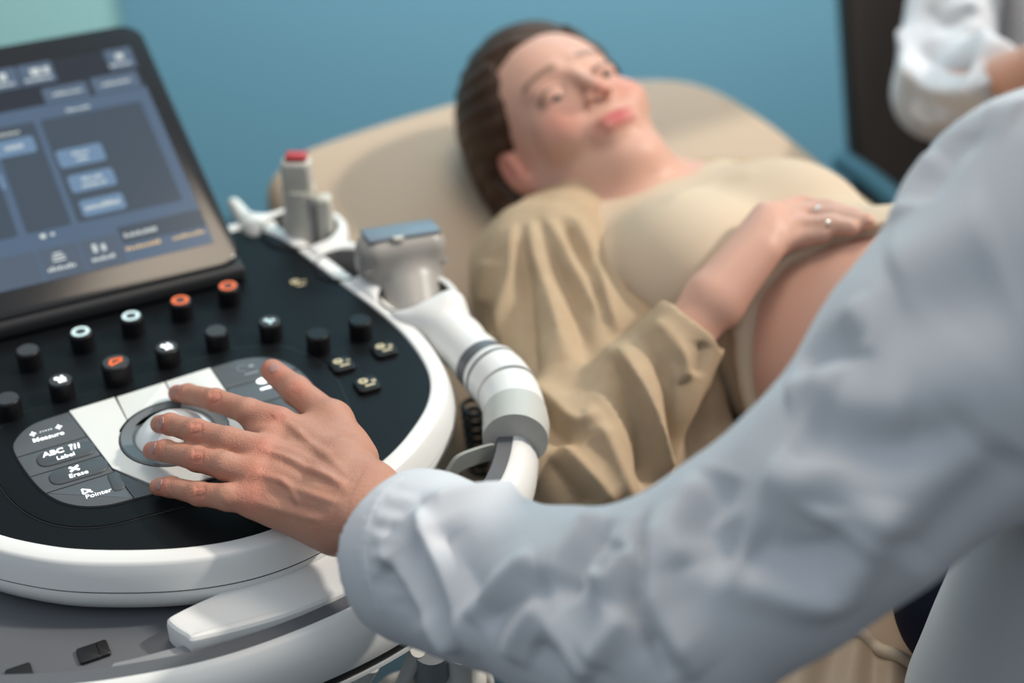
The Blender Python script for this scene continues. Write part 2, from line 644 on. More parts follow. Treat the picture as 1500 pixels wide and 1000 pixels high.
mk('rim', v, f, M['white'], console, True, angle=60)
seam_v, seam_f = sweep(P3, [(0.0205, -0.0219), (0.0213, -0.0222), (0.0213, -0.0232), (0.0205, -0.0236)])
mk('rim_seam', seam_v, seam_f, M['black'], console)
# body under the deck
body_line = resample(cr([(x * 0.80 + 0.004, y * 0.80 + 0.02) for x, y in outline[::6]], 6, True), 0.02, True)
v, f = slab(body_line, 0.62, PZ - 0.046, 0.005)
mk('housing', v, f, M['light_grey'], console, angle=40)
v, f = slab(rrect(0.02, 0.16, 0.22, 0.28, 0.06), 0.12, 0.63, 0.01)
mk('column', v, f, M['light_grey'], console, angle=40)
v, f = slab(rrect(0.02, 0.14, 0.46, 0.62, 0.12), 0.05, 0.16, 0.03)
mk('wheel_base', v, f, M['mid_grey'], console, angle=40)
for sx in (-1, 1):
    for sy in (-1, 1):
        mb = MB(); Rx = Matrix.Rotation(math.pi / 2, 3, 'Y')
        mb.lathe([(0.02, -0.018), (0.06, -0.018), (0.066, -0.01), (0.066, 0.01), (0.06, 0.018), (0.02, 0.018)],
                 (0.02 + sx * 0.19, 0.14 + sy * 0.26, 0.066), 28, 0, Rx)
        mb.build('caster_wheel', M['black'], console)

# keypad plate around the trackball
def plate_outline(grow=0.0):
    q = [(-128, 40), (-122, 58), (-108, 70), (-88, 74), (-36, 77), (8, 80), (48, 83), (78, 84), (100, 76), (116, 56), (123, 25), (121, 0),
         (116, -28), (102, -50), (80, -60), (50, -66), (0, -67), (-50, -64), (-76, -62), (-97, -52), (-112, -34), (-122, -5)]
    P = resample(cr(mm(*q), 6, True), 0.003, True)
    if grow: P = P + outward(P, True) * grow
    return P


PO = plate_outline()
tr = plate_outline(0.021)
tv, tf = sweep(np.c_[tr, np.full(len(tr), PZ)], [(-0.0215, 0.0012), (-0.004, 0.0012), (-0.001, 0.0010), (-0.0004, 0.0001), (0.0004, 0.0001)])
mk('keypad_surround', tv, tf, M['panel'], console, angle=40)
v, f = sweep(np.c_[tr, np.full(len(tr), PZ)], [(-0.0006, 0.0), (-0.0006, 0.0004), (0.0006, 0.0004), (0.0006, 0.0)])
mk('surround_groove', v, f, M['black'], console)
v, f = slab(PO, PZ - 0.002, PZ + 0.0018, 0.0008)
plate = mk('keypad_plate', v, f, M['trench'], console, angle=40)


def clip_poly(P, a, b):
    """keep the side of the line a->b that lies to its left"""
    out = []; n = len(P); a = np.array(a); d = np.array(b) - a
    sd = lambda q: d[0] * (q[1] - a[1]) - d[1] * (q[0] - a[0])
    for i in range(n):
        p, q = P[i], P[(i + 1) % n]
        sp, sq = sd(p), sd(q)
        if sp >= 0: out.append(p)
        if (sp >= 0) != (sq >= 0): out.append(p + (q - p) * sp / (sp - sq))
    return np.array(out)


def inset(P, d):
    A = 0.5 * np.sum(P[:, 0] * np.roll(P[:, 1], -1) - np.roll(P[:, 0], -1) * P[:, 1])
    return P - outward(P, True) * d


IN = plate_outline(-0.0012)
if 0.5 * np.sum(IN[:, 0] * np.roll(IN[:, 1], -1) - np.roll(IN[:, 0], -1) * IN[:, 1]) < 0: IN = IN[::-1]
BC = np.array([-0.004, 0.004]); BR = 0.0445


def cut_disc(P, c, r, n=40):
    """polygon minus a disc that bites its border (radial push-out)"""
    Q = resample(P, 0.0012, True)
    d = Q - c; L = np.linalg.norm(d, axis=1)
    m = L < r
    Q[m] = c + d[m] / L[m][:, None] * r
    return Q


def key_piece(name, P, z1, m, parent=console, gap=0.0005, bev=0.0007):
    P = resample(P, 0.0015, True)
    v, f = slab(inset(P, gap), PZ + 0.001, z1, bev)
    return mk(name, v, f, m, parent, angle=20)


WL0, WL1 = (-0.0765, 0.085), (-0.0525, -0.075)            # border of the left dark keys
WR0, WR1 = (0.050, 0.090), (0.058, -0.075)
leftP = clip_poly(IN, WL0, WL1)[:]
leftP = clip_poly(IN, WL1, WL0) if clip_poly(IN, WL1, WL0)[:, 0].min() < -0.1 else leftP
rightP = clip_poly(IN, WR0, WR1)
if rightP[:, 0].max() < 0.1: rightP = clip_poly(IN, WR1, WR0)
mid = clip_poly(IN, WL0, WL1)
if mid[:, 0].max() < 0: mid = clip_poly(IN, WL1, WL0)
m2 = clip_poly(mid, WR0, WR1)
mid = m2 if m2[:, 0].min() < -0.04 else clip_poly(mid, WR1, WR0)


def band(P, y0, y1, x0=-1, x1=1):
    for a, b in (((1, y1 - 0.0), (-1, y1)), ((-1, y0), (1, y0))):
        q = clip_poly(P, b, a) if False else clip_poly(P, a, b)
        P = q
    return P


def hband(P, lo, hi, slope=0.0):
    """strip of P between two lines y = lo/hi + slope x"""
    def keep(P, c, above):
        out = []; n = len(P)
        s = lambda q: (q[1] - c - slope * q[0]) * (1 if above else -1)
        for i in range(n):
            p, q = P[i], P[(i + 1) % n]
            a, b = s(p), s(q)
            if a >= 0: out.append(p)
            if (a >= 0) != (b >= 0): out.append(p + (q - p) * a / (a - b))
        return np.array(out)
    return keep(keep(P, lo, True), hi, False)


def vband(P, lo, hi):
    sw = hband(P[:, ::-1], lo, hi)
    return sw[:, ::-1]


def text(s, size, x, y, z, m, parent, ang=0.0, bold=0.0, name='lettering', align='CENTER', mtx=None):
    c = bpy.data.curves.new(name, 'FONT')
    c.body = s; c.size = size; c.align_x = align; c.align_y = 'CENTER'
    c.extrude = 0.0001; c.offset = bold
    c.materials.append(m)
    o = bpy.data.objects.new(name, c); COL.objects.link(o)
    me = bpy.data.meshes.new_from_object(o)
    bpy.data.objects.remove(o)
    me.transform(mtx if mtx is not None else Matrix.Translation((x, y, z)) @ Matrix.Rotation(ang, 4, 'Z'))
    me.materials.clear(); me.materials.append(m)
    o = bpy.data.objects.new(name, me); COL.objects.link(o)
    o.parent = parent
    return o


KZ = PZ + 0.0026
rows = [(0.0345, 0.09), (0.0045, 0.0345), (-0.0215, 0.0045), (-0.09, -0.0215)]
keyobj = []
for i, (lo, hi) in enumerate(rows):
    k = key_piece('key', hband(leftP, lo, hi, 0.03), KZ, M['key_dark'])
    keyobj.append(k)
for (cy, par) in ((0.0165, 1), (-0.0105, 2)):
    v, f = slab(rrect(-0.0895 - (0.0 if par == 1 else -0.004), cy, 0.046, 0.0195, 0.0085), KZ - 0.0008, KZ + 0.0012, 0.001)
    mk('key_cap', v, f, M['key_dark2'], keyobj[par], angle=40)
v, f = slab(rrect(-0.062, -0.036, 0.010, 0.024, 0.004), KZ - 0.0008, KZ + 0.0008, 0.001)
mk('key_ridge', v, f, M['key_dark2'], keyobj[3], angle=40)
GW = M['glow_white']
text('Measure', 0.0074, -0.0975, 0.0460, KZ + 0.0003, GW, keyobj[0], bold=0.00006)
text('ABC', 0.0088, -0.0985, 0.0215, KZ + 0.0015, GW, keyobj[1], bold=0.00018)
text('Label', 0.0070, -0.0905, 0.0125, KZ + 0.0015, GW, keyobj[1], bold=0.00005)
text('Erase', 0.0070, -0.0865, -0.0150, KZ + 0.0015, GW, keyobj[2], bold=0.00005)
text('Pointer', 0.0068, -0.078, -0.0445, KZ + 0.0003, GW, keyobj[3], bold=0.00005)


def flat(mb, pts, z, th=0.0003, mi=0):
    n = len(pts)
    mb.add([(x, y, z) for x, y in pts] + [(x, y, z + th) for x, y in pts],
           [tuple(range(n - 1, -1, -1)), tuple(range(n, 2 * n))] + [(i, (i + 1) % n, n + (i + 1) % n, n + i) for i in range(n)], mi)
    return mb


def disc(cx, cy, r, n=14, sx=1.0, sy=1.0):
    return [(cx + r * sx * math.cos(2 * math.pi * k / n), cy + r * sy * math.sin(2 * math.pi * k / n)) for k in range(n)]


def bar(x0, y0, x1, y1, w):
    d = np.array([x1 - x0, y1 - y0]); d = d / np.linalg.norm(d); q = np.array([-d[1], d[0]]) * w / 2
    a, b = np.array([x0, y0]), np.array([x1, y1])
    return [tuple(a + q), tuple(a - q), tuple(b - q), tuple(b + q)]


mb = MB(); z = KZ + 0.0001                                  # measuring arrow
for sx in (-1, 1):
    c = -0.0975 + sx * 0.0105
    flat(mb, bar(c - 0.0026, 0.0555, c + 0.0026, 0.0555, 0.0012), z)
    flat(mb, bar(c, 0.0523, c, 0.0587, 0.0012), z)
    flat(mb, disc(c, 0.0555, 0.0017, 8), z)
for k in range(5): flat(mb, disc(-0.1019 + k * 0.0022, 0.0555, 0.0005, 8), z)
mb.build('measure_symbol', GW, keyobj[0], smooth=False)
mb = MB()
for k, x in enumerate((-0.0845, -0.0815, -0.0785)):
    flat(mb, bar(x, 0.0185, x + 0.0008, 0.0252, 0.0013), KZ + 0.0013)
flat(mb, bar(-0.0855, 0.0250, -0.0825, 0.0250, 0.0012), KZ + 0.0013)
mb.build('label_symbol', GW, keyobj[1], smooth=False)
mb = MB()
flat(mb, bar(-0.0915, -0.0095, -0.0845, -0.0035, 0.0021), KZ + 0.0013)
flat(mb, bar(-0.0915, -0.0035, -0.0845, -0.0095, 0.0021), KZ + 0.0013)
mb.build('erase_symbol', GW, keyobj[2], smooth=False)
mb = MB()
flat(mb, bar(-0.0885, -0.0335, -0.0885, -0.0400, 0.0014), z); flat(mb, bar(-0.0885, -0.0335, -0.0825, -0.0375, 0.0014), z)
flat(mb, bar(-0.0885, -0.0400, -0.0825, -0.0375, 0.0014), z); flat(mb, bar(-0.0850, -0.0372, -0.0815, -0.0405, 0.0013), z)
mb.build('pointer_symbol', GW, keyobj[3], smooth=False)

# white keys round the trackball
WZ = PZ + 0.0034
top = hband(mid, 0.0, 0.2)
k2 = vband(hband(mid, 0.020, 1), -0.0345, 0.009); k3 = vband(hband(mid, 0.004, 1), 0.009, 1)
MR_ = resample(mid, 0.0015, True)
rem = (MR_[:, 0] > -0.0345) & (MR_[:, 1] > 0.004)
i0 = [i for i in range(len(MR_)) if rem[i] and not rem[i - 1]][0]
keepP = [MR_[(i0 + k) % len(MR_)] for k in range(len(MR_)) if not rem[(i0 + k) % len(MR_)]]
arcP = [BC + BR * np.array([math.cos(t), math.sin(t)]) for t in np.radians(np.linspace(0, -227, 60))]
xr = MR_[rem][MR_[rem][:, 1].argmin()]
wrap = [np.array([xr[0], BC[1]])] + arcP
first, last = keepP[0], keepP[-1]
if np.linalg.norm(last - wrap[0]) > np.linalg.norm(first - wrap[0]): wrap = wrap[::-1]
k1 = np.array(keepP + wrap)
DA, DB = np.array([-.0615, -.018]), np.array([-.026, -.0705])      # slanted corner where the dark pointer key reaches in
_dn = np.array([DB[1] - DA[1], -(DB[0] - DA[0])]); _dn /= np.linalg.norm(_dn)
_sd = (k1 - DA) @ _dn
if (np.array(BC) - DA) @ _dn > 0: _dn = -_dn; _sd = -_sd
_cut = _sd > 0
corner_pts = k1[_cut].copy()
k1[_cut] -= _dn * _sd[_cut][:, None]
_in = 0.5 * np.sum(k1[:, 0] * np.roll(k1[:, 1], -1) - np.roll(k1[:, 0], -1) * k1[:, 1])
v, f = slab(inset(k1, 0.0003), PZ + 0.001, WZ, 0.0003, 1)
mk('key_surround', v, f, M['key_white'], console, angle=20)
if len(corner_pts) > 2:
    hull = [DA] + [q for q in corner_pts] + [DB]
    hull = np.array(sorted(hull, key=lambda q: math.atan2(*(q - np.mean(hull, axis=0))[::-1])))
    v, f = slab(hull, PZ + 0.001, KZ, 0.0003, 1)
    mk('key_corner', v, f, M['key_dark2'], keyobj[3], angle=20)
for P in (k2, k3):
    key_piece('key', cut_disc(P, BC, BR), WZ, M['key_white'], bev=0.0009)
mb = MB()
mb.lathe([(0.0200, PZ + 0.0019), (BR - 0.0006, PZ + 0.0010), (BR - 0.0006, WZ + 0.0002), (BR - 0.002, WZ + 0.0012), (0.0342, WZ - 0.0002), (0.0338, PZ + 0.0019)],
         (BC[0], BC[1], 0), 72)
tring = mb.build('trackball_ring', M['ball_ring'], console)
mb = MB()
prof = [(0.0, PZ)] if False else []
Rb = 0.0375
for k in range(0, 15):
    a = math.radians(60) * (1 - k / 14)
    prof.append((max(Rb * math.sin(a), 1e-5), PZ + 0.0190 - Rb + Rb * math.cos(a)))
mb.lathe(prof, (BC[0], BC[1], 0), 72)
mb.build('trackball', M['ball'], console)
# dark keys on the right of the trackball
for lo, hi in ((0.045, 0.1), (0.012, 0.045), (-0.021, 0.012), (-0.09, -0.021)):
    key_piece('key', hband(rightP, lo, hi), KZ, M['key_dark'])
mb = MB()
for k in range(9):
    a0 = math.radians(40 + k * 28); a1 = a0 + math.radians(20)
    flat(mb, bar(0.075 + 0.0045 * math.cos(a0), 0.068 + 0.0045 * math.sin(a0), 0.075 + 0.0045 * math.cos(a1), 0.068 + 0.0045 * math.sin(a1), 0.001), KZ)
flat(mb, disc(0.083, 0.068, 0.0026, 10), KZ)
flat(mb, bar(0.074, 0.0575, 0.086, 0.0575, 0.0022), KZ)
mb.build('key_symbol', M['icon_grey'], console, smooth=False)
mb = MB(); flat(mb, disc(0.086, 0.042, 0.0062, 20, 1.1, 0.75), KZ); flat(mb, bar(0.079, 0.0305, 0.092, 0.0305, 0.003), KZ)
mb.build('lit_key_symbol', GW, console, smooth=False)

# knobs
def knob(px, py, kind, r=0.0105, h=0.018):
    c = cl(px, py, PZ + h)
    mb = MB()
    z0 = PZ
    mb.lathe([(r, z0), (r, z0 + h - 0.003), (r * 0.97, z0 + h - 0.0012), (r * 0.9, z0 + h - 0.0003), (r * 0.80, z0 + h), (0.0001, z0 + h)],
             (c[0], c[1], 0), 36)
    k = mb.build('knob', M['knob_side'], console, angle=50)
    zt = z0 + h + 0.0001
    mb = MB(); mb.lathe([(r * 0.86, zt - 0.0002), (r * 0.84, zt + 0.0003), (0.0001, zt + 0.0003)], (c[0], c[1], 0), 36)
    mb.build('knob_cap', M['knob_side'] if kind == 'black' else M['knob_top'], k, angle=50)
    zt += 0.0003
    if kind in ('ring_white', 'ring_orange'):
        mb = MB(); mb.lathe([(r * 0.46, zt), (r * 0.46, zt + 0.0004), (r * 0.74, zt + 0.0004), (r * 0.74, zt)], (c[0], c[1], 0), 36)
        mb.f = [q for q in mb.f if len(q) == 4]
        mb.m = [0] * len(mb.f)
        mb.build('light_ring', M['glow_cool' if kind == 'ring_white' else 'glow_orange'], k, smooth=False)
    if kind in ('icon', 'icon2'):
        mb = MB()
        flat(mb, disc(c[0] - 0.0026, c[1] + 0.0022, 0.0021), zt)
        flat(mb, disc(c[0] + 0.0030, c[1] - 0.0004, 0.0019), zt)
        flat(mb, disc(c[0] - 0.0006, c[1] - 0.0036, 0.0016), zt)
        flat(mb, bar(c[0] - 0.003, c[1] + 0.002, c[0] + 0.003, c[1] - 0.001, 0.0014), zt)
        flat(mb, bar(c[0] - 0.002, c[1] + 0.001, c[0] - 0.0006, c[1] - 0.0036, 0.0013), zt)
        if kind == 'icon2':
            flat(mb, disc(c[0] + 0.002, c[1] + 0.0036, 0.0014), zt); flat(mb, bar(c[0] + 0.001, c[1] - 0.0042, c[0] + 0.005, c[1] - 0.0042, 0.0012), zt)
        mb.build('lit_symbol', M['glow_cool'] if kind == 'icon' else GW, k, smooth=False)
    if kind == 'orange':
        mb = MB(); x, y = c[0], c[1]
        for q in (bar(x - 0.0055, y - 0.003, x - 0.0025, y + 0.0045, 0.0026), bar(x - 0.003, y + 0.0042, x + 0.0058, y + 0.0035, 0.0024),
                  bar(x + 0.0055, y + 0.0045, x + 0.0048, y - 0.0008, 0.0026), bar(x + 0.0055, y - 0.0005, x - 0.0050, y - 0.0045, 0.0026)):
            flat(mb, q, zt)
        mb.build('lit_symbol', M['glow_orange'], k, smooth=False)
    return k


for q in [(40, 512, 'grey'), (118, 486, 'ring_white'), (192, 463, 'ring_white'), (264, 440, 'ring_orange'), (334, 419, 'ring_orange'),
          (10, 583, 'grey'), (88, 556, 'icon2'), (244, 508, 'icon2'), (316, 484, 'grey'), (395, 470, 'icon'), (465, 488, 'black'),
          (527, 468, 'black')]:
    knob(*q)
knob(169, 530, 'orange', 0.0125, 0.020)

# square keys with cream symbols
def small_key(px, py, n, raised=True):
    c = cl(px, py, PZ + 0.004)
    if raised:
        v, f = slab(rrect(c[0], c[1] - 0.001, 0.021, 0.021, 0.005), PZ, PZ + 0.004, 0.0015)
        k = mk('key', v, f, M['knob_side'], console, angle=40)
    else: k = console
    z = PZ + (0.0041 if raised else 0.0002); mb = MB()
    flat(mb, disc(c[0] - 0.002, c[1] + 0.003, 0.0043, 18, 1.0, 0.85), z)
    flat(mb, bar(c[0] - 0.003, c[1] - 0.0048, c[0] + 0.006, c[1] - 0.0048, 0.0019), z)
    for j in range(n): flat(mb, bar(c[0] + 0.0045, c[1] + 0.001 - j * 0.002, c[0] + 0.0085, c[1] + 0.001 - j * 0.002, 0.0011), z)
    s = mb.build('lit_symbol' if raised else 'lit_panel_symbol', M['glow_cream'], k, smooth=False)
    mb = MB()
    flat(mb, bar(c[0] - 0.005, c[1] + 0.003, c[0] + 0.001, c[1] + 0.003, 0.0009), z + 0.0003)
    flat(mb, bar(c[0] - 0.002, c[1] + 0.0005, c[0] - 0.002, c[1] + 0.0055, 0.0008), z + 0.0003)
    mb.build('symbol_line', M['black'], k, smooth=False)


small_key(500, 531, 1); small_key(562, 509, 2); small_key(537, 560, 2); small_key(436, 409, 1, False)

# touch screen leaning over the back of the deck
PHI = math.radians(22)
B0 = onz(358, 382, 0.92) - CO
scr_m = Matrix.Translation(Vector((B0 @ CX, B0 @ CY, 0.92))) @ Matrix.Rotation(PHI, 4, 'X')
monitor_root = console


def onscr(mb, name, m, parent, **k):
    o = mb.build(name, m, parent, **k)
    o.data.transform(scr_m)
    return o


MW, MH, MR = 0.49, 0.345, 0.024
mb = MB(); v, f = slab(rrect(-MW / 2, MH / 2, MW, MH, MR, 8), -0.018, 0.0, 0.003); mb.add(v, f)
mon = onscr(mb, 'touch_screen', M['glass'], console, angle=35)
mb = MB(); v, f = slab(rrect(-MW / 2, MH / 2, MW - 0.03, MH - 0.03, 0.02), -0.035, -0.0185, 0.002); mb.add(v, f)
onscr(mb, 'screen_back', M['bezel_side'], mon, angle=35)


def ui(rects, name, m, z):
    mb = MB()
    for q in rects:
        x0, y0, x1, y1 = [k / 1000 for k in q[:4]]
        r = (q[4] if len(q) > 4 else 0.4) / 1000
        flat(mb, rrect((x0 + x1) / 2, (y0 + y1) / 2, x1 - x0, y1 - y0, r, 4), z, 0.0001)
    return onscr(mb, name, m, mon, smooth=False)


ui([(-468, 30, -20, 310)], 'display', M['ui_back'], 0.0002)
ui([(-468, 250, -20, 310)], 'display_header', M['ui_dark'], 0.0004)
ui([(-137, 280, -103, 310), (-172, 280, -139, 310), (-207, 280, -174, 310), (-48, 280, -20, 310), (-122, 251, -77, 272, 2), (-72, 251, -24, 274, 2),
    (-468, 280, -209, 310)], 'display_tab', M['ui_tab'], 0.0006)
ui([(-134, 90, -32, 230, 3), (-182, 90, -140, 230, 3), (-330, 90, -190, 230, 3)], 'display_pane', M['ui_pane'], 0.0006)
ui([(-131, 161, -86, 185, 4), (-129, 127, -85, 150, 4), (-127, 95, -85, 116, 4), (-190, 190, -146, 212, 4), (-190, 150, -186, 170, 1)],
   'display_button', M['ui_button'], 0.0008)
ui([(-468, 30, -181, 68), (-179, 30, -142, 68), (-140, 30, -104, 68)], 'display_bar', M['ui_bar'], 0.0006)
ui([(-102, 52, -20, 74)], 'display_status', M['ui_pane'], 0.0006)


def squiggle(cx, cy, w, h, n=7, seed=1):
    """small illegible word: a row of little strokes"""
    rr = random.Random(seed); out = []
    for k in range(n):
        x0 = cx - w / 2 + w * k / n
        hh = h * (0.55 + 0.45 * rr.random())
        out.append((x0, cy - h / 2, x0 + w / n * 0.72, cy - h / 2 + hh, 0.2))
    return out


T = []
for i, (cx, cy, w, h) in enumerate([(-108, 177, 16, 4), (-108, 169, 12, 4), (-106, 142, 20, 4), (-106, 134, 24, 4), (-106, 106, 34, 6),
                                    (-166, 201, 18, 5), (-94, 236, 24, 4), (-168, 220, 24, 4), (-162, 42, 26, 5), (-123, 42, 22, 5), (-120, 287, 28, 4),
                                    (-154, 287, 20, 4), (-36, 287, 22, 4), (-98, 261, 30, 4), (-48, 262, 30, 4), (-82, 62, 32, 5), (-260, 42, 30, 4)]):
    T += squiggle(cx, cy, w, h, max(4, int(w / 3)), i)
T += [(-126, 293, -116, 302, 1), (-113, 293, -107, 302, 1), (-157, 293, -150, 303, 1), (-38, 294, -30, 302, 1), (-168, 50, -156, 52), (-168, 54, -156, 56),
      (-166, 58, -158, 60), (-130, 50, -126, 60), (-122, 50, -118, 58), (-172, 80, -166, 86, 3), (-162, 81, -158, 85, 2)]
ui(T, 'display_text', M['ui_text'], 0.0010)
ui(squiggle(-84, 46, 34, 5, 9, 30) + squiggle(-40, 46, 32, 5, 9, 31), 'display_warm_text', M['ui_orange'], 0.0010)
# hinge housing between screen and deck
mb = MB()
bx = scr_m.translation
mb.box((bx.x - 0.235, bx.y + 0.022, 0.9085), (0.47, 0.055, 0.018), bev=0.006)
mb.box((bx.x - 0.235, bx.y + 0.15, 0.925), (0.20, 0.16, 0.035), bev=0.01)
mb.build('screen_mount', M['hinge'], console)

# front hoop handle: grey band inside, white shell outside
hp = [(-190, -170, .862), (-130, -188, .862), (-51, -203, .862)]
hpx = [(-60, 985, .862), (0, 986, .862), (80, 983, .862), (160, 975, .862), (288, 951, .863), (400, 916, .864), (516, 866, .867), (600, 815, .872),
       (655, 770, .878), (700, 715, .885), (722, 670, .890), (728, 620, .894), (712, 575, .896)]
hoop = resample(cr([cl(x, y, z) for x, y, z in hpx], 8), 0.006)
N0 = outward(hoop, False)
flip = (N0[10] @ np.array([0, -1])) < 0
hprof = [(0.0, -0.040), (-0.001, -0.004), (0.001, 0.0), (0.0135, 0.0005)]
v, f = sweep(hoop, hprof + [(0.0135, -0.04)], False, flip)
mk('handle_band', v, f, M['grey_band'], console, angle=50)
v, f = sweep(hoop, [(0.0136, -0.03), (0.0136, 0.0006), (0.016, 0.0014), (0.022, -0.0005), (0.028, -0.006), (0.0325, -0.014), (0.035, -0.025),
                    (0.0345, -0.036), (0.033, -0.041), (0.02, -0.043)], False, flip)
mk('handle', v, f, M['white'], console, angle=60)
lowhoop = hoop[: int(len(hoop) * 0.62)]
v, f = sweep(lowhoop, [(0.0, -0.041), (0.0325, -0.042), (0.032, -0.049), (0.0, -0.052)], False, flip)
mk('handle_underside', v, f, M['black'], console, angle=50)
v, f = sweep(lowhoop, [(0.0, -0.052), (0.0335, -0.050), (0.034, -0.0525), (0.0, -0.055)], False, flip)
mk('handle_lip', v, f, M['light_grey'], console, angle=50)

# front cover and recess below the rim
cz = 0.871
q = [cl(x, y, cz) for x, y in [(243, 908), (262, 892), (330, 860), (420, 815), (500, 775), (575, 760), (596, 796), (560, 836), (514, 861), (414, 902), (292, 934), (272, 930)]]
P = resample(cr([(a[0], a[1]) for a in q], 4, True), 0.003, True)
v, f = slab(P, cz - 0.035, cz, 0.005)
mk('front_cover', v, f, M['white'], console, angle=25)
q = [cl(x, y, 0.850) for x, y in [(-80, 860), (60, 860), (200, 850), (300, 830), (330, 960), (200, 985), (60, 995), (-80, 1000)]]
v, f = slab([(a[0], a[1]) for a in q], 0.838, 0.850, 0.001)
mk('recess_floor', v, f, M['grey_band'], console)
q = [cl(x, y, 0.858) for x, y in [(160, 982), (165, 970), (200, 962), (268, 944), (285, 948), (292, 955), (250, 965)]]
v, f = slab([(a[0], a[1]) for a in q], 0.846, 0.858, 0.0015)
mk('latch', v, f, M['mid_grey'], console, angle=40)
for x, y, w in ((28, 985, .018), (130, 955, .016), (150, 948, .009)):
    c = cl(x, y, 0.853)
    v, f = slab(rrect(c[0], c[1], w, 0.016, 0.002), 0.846, 0.853, 0.001)
    mk('recess_socket', v, f, M['black'], console)

# probe holder on the right-hand side: three open cups in one casting
c1 = cl(438, 332, .905); c2 = cl(503, 384, .905); c3 = cl(606, 428, .905)
arm = [cl(640, 470, .893), cl(672, 500, .890), cl(700, 528, .889), cl(730, 560, .889)]
horn = cl(664, 452, .905); spike = cl(336, 300, .9)


RE = sorted(right, key=lambda q: q[1]); RE = [q for q in RE if q[1] > -.05]
RE_Y = [q[1] for q in RE]; RE_X = [q[0] for q in RE]


def holder_f(p):
    def ring(c, ro, ri, sx=1.0, ang=0.0):
        q = p[:, :2] - c[:2]
        if ang:
            ca, sa = math.cos(ang), math.sin(ang)
            q = np.stack([q[:, 0] * ca + q[:, 1] * sa, (-q[:, 0] * sa + q[:, 1] * ca)], 1)
        q = q / np.array([1.0, sx])
        L = np.linalg.norm(q, axis=1)
        zc = 0.882
        return L - ro, L - ri
    o1, i1 = ring(c1, .050, .038); o2, i2 = ring(c2, .043, .028); o3, i3 = ring(c3, .043, .033)
    o = smin(smin(o1, o2, .02), o3, .02)
    fl = p * np.array([1, 1, 0.0])
    o = smin(o, cap(fl, c1 * [1, 1, 0] + [-.012, -.01, 0], c2 * [1, 1, 0] + [-.012, 0, 0], .034, .034), .02)
    o = smin(o, cap(fl, c2 * [1, 1, 0] + [-.006, 0, 0], c3 * [1, 1, 0] + [-.006, 0, 0], .034, .034), .02)
    ex = np.interp(p[:, 1], RE_Y, RE_X) + .0035
    o = smax(o, ex - p[:, 0], .008)
    back = cap(p, (0.205, 0.36, .89), (0.218, 0.25, .89), .016)
    zz = np.abs(p[:, 2] - 0.880) - 0.026
    d = smax(o, zz, 0.012)
    d = smin(d, cap(p, spike + np.array([0.005, 0.0, 0]), c1 + np.array([-.04, .02, -.01]), .007, .012), .02)
    d = smin(d, cap(p, c3 + np.array([.005, -.04, -.018]), arm[0], .018, .021), .03)
    for a, b, r0, r1 in ((0, 1, .022, .0225), (1, 2, .0225, .022), (2, 3, .022, .021)):
        d = smin(d, cap(p, arm[a], arm[b], r0, r1), .01)
    d = smin(d, cap(p, horn + np.array([0, 0, -.03]), horn + np.array([0, 0, .008]), .010, .006), .02)
    hole = np.minimum(np.minimum(i1, i2), i3)
    d = smax(d, -np.maximum(hole, -(p[:, 2] - 0.862)), 0.006)
    # keep clear of the rim
    return d


V, Q = surfnet(holder_f, (0.13, -0.07, 0.83), (0.37, 0.42, 0.945), 0.0024)
V = relax(V, Q, 2)
# trim what would enter the deck
keep = np.ones(len(V), bool)
mk('probe_holder', V, Q, M['white'], console)
for c, r in ((c1, .0375), (c2, .0275), (c3, .0325)):
    mb = MB(); mb.lathe([(r, .903), (r, .864), (.001, .864), (.001, .862), (r + .001, .862), (r + .001, .903)], (c[0], c[1], 0), 40)
    mb.f = mb.f[:-2]; mb.m = mb.m[:-2]
    mb.build('cup_liner', M['cup_inner'], console)
# collars on the arm
d_ = [cl(685, 527, .889), cl(722, 556, .889)]
ct = [cl(x, y, .889) for x, y in [(716, 543), (735, 562), (748, 584), (754, 606)]]
ctr = cr(ct, 6)
mb = MB()
mb.tube(ctr[:3], [.0265, .0275, .0275], 36); mb.tube(ctr[3:10], .0275, 36)
mb.tube(ctr[10:], .0270, 36)
mb.build('handle_collar', M['white'], console)
MB().tube(ctr[2:4], .0262, 32).build('collar_seam', M['grey_band'], console)
MB().tube([arm[2] + (arm[3] - arm[2]) * .15, arm[2] + (arm[3] - arm[2]) * .45], [.0250, .0250], 32).build('collar_gasket', M['grey_band'], console)
MB().tube([cl(x, y, .889) for x, y in [(754, 606), (756, 625), (755, 645)]], [.0275, .0285, .0275], 36).build('cable_clip', M['clip_grey'], console)
mb = MB()
sp = cr([cl(720, 660, .885), cl(700, 665, .884), cl(668, 678, .882), cl(652, 700, .87)], 5)
for i in range(len(sp) - 1):
    a, b = sp[i], sp[i + 1]
mb.add([tuple(q + np.array([0, 0, s])) for q in sp for s in (.008, -.008)] + [tuple(q + np.array([.002, -.003, s])) for q in sp for s in (.008, -.008)],
       [(2 * i, 2 * i + 1, 2 * i + 3, 2 * i + 2) for i in range(len(sp) - 1)] +
       [(2 * len(sp) + 2 * i, 2 * len(sp) + 2 * i + 2, 2 * len(sp) + 2 * i + 3, 2 * len(sp) + 2 * i + 1) for i in range(len(sp) - 1)] +
       [(2 * i, 2 * i + 2, 2 * len(sp) + 2 * i + 2, 2 * len(sp) + 2 * i) for i in range(len(sp) - 1)] +
       [(2 * i + 1, 2 * len(sp) + 2 * i + 1, 2 * len(sp) + 2 * i + 3, 2 * i + 3) for i in range(len(sp) - 1)])
mb.build('cable_strap', M['strap_grey'], console)

# ------------------------------------------------------------------ probes in the holder
def loc2w(c, z=None):
    return CO * np.array([1, 1, 0]) + CX * c[0] + CY * c[1] + np.array([0, 0, c[2] if z is None else z])


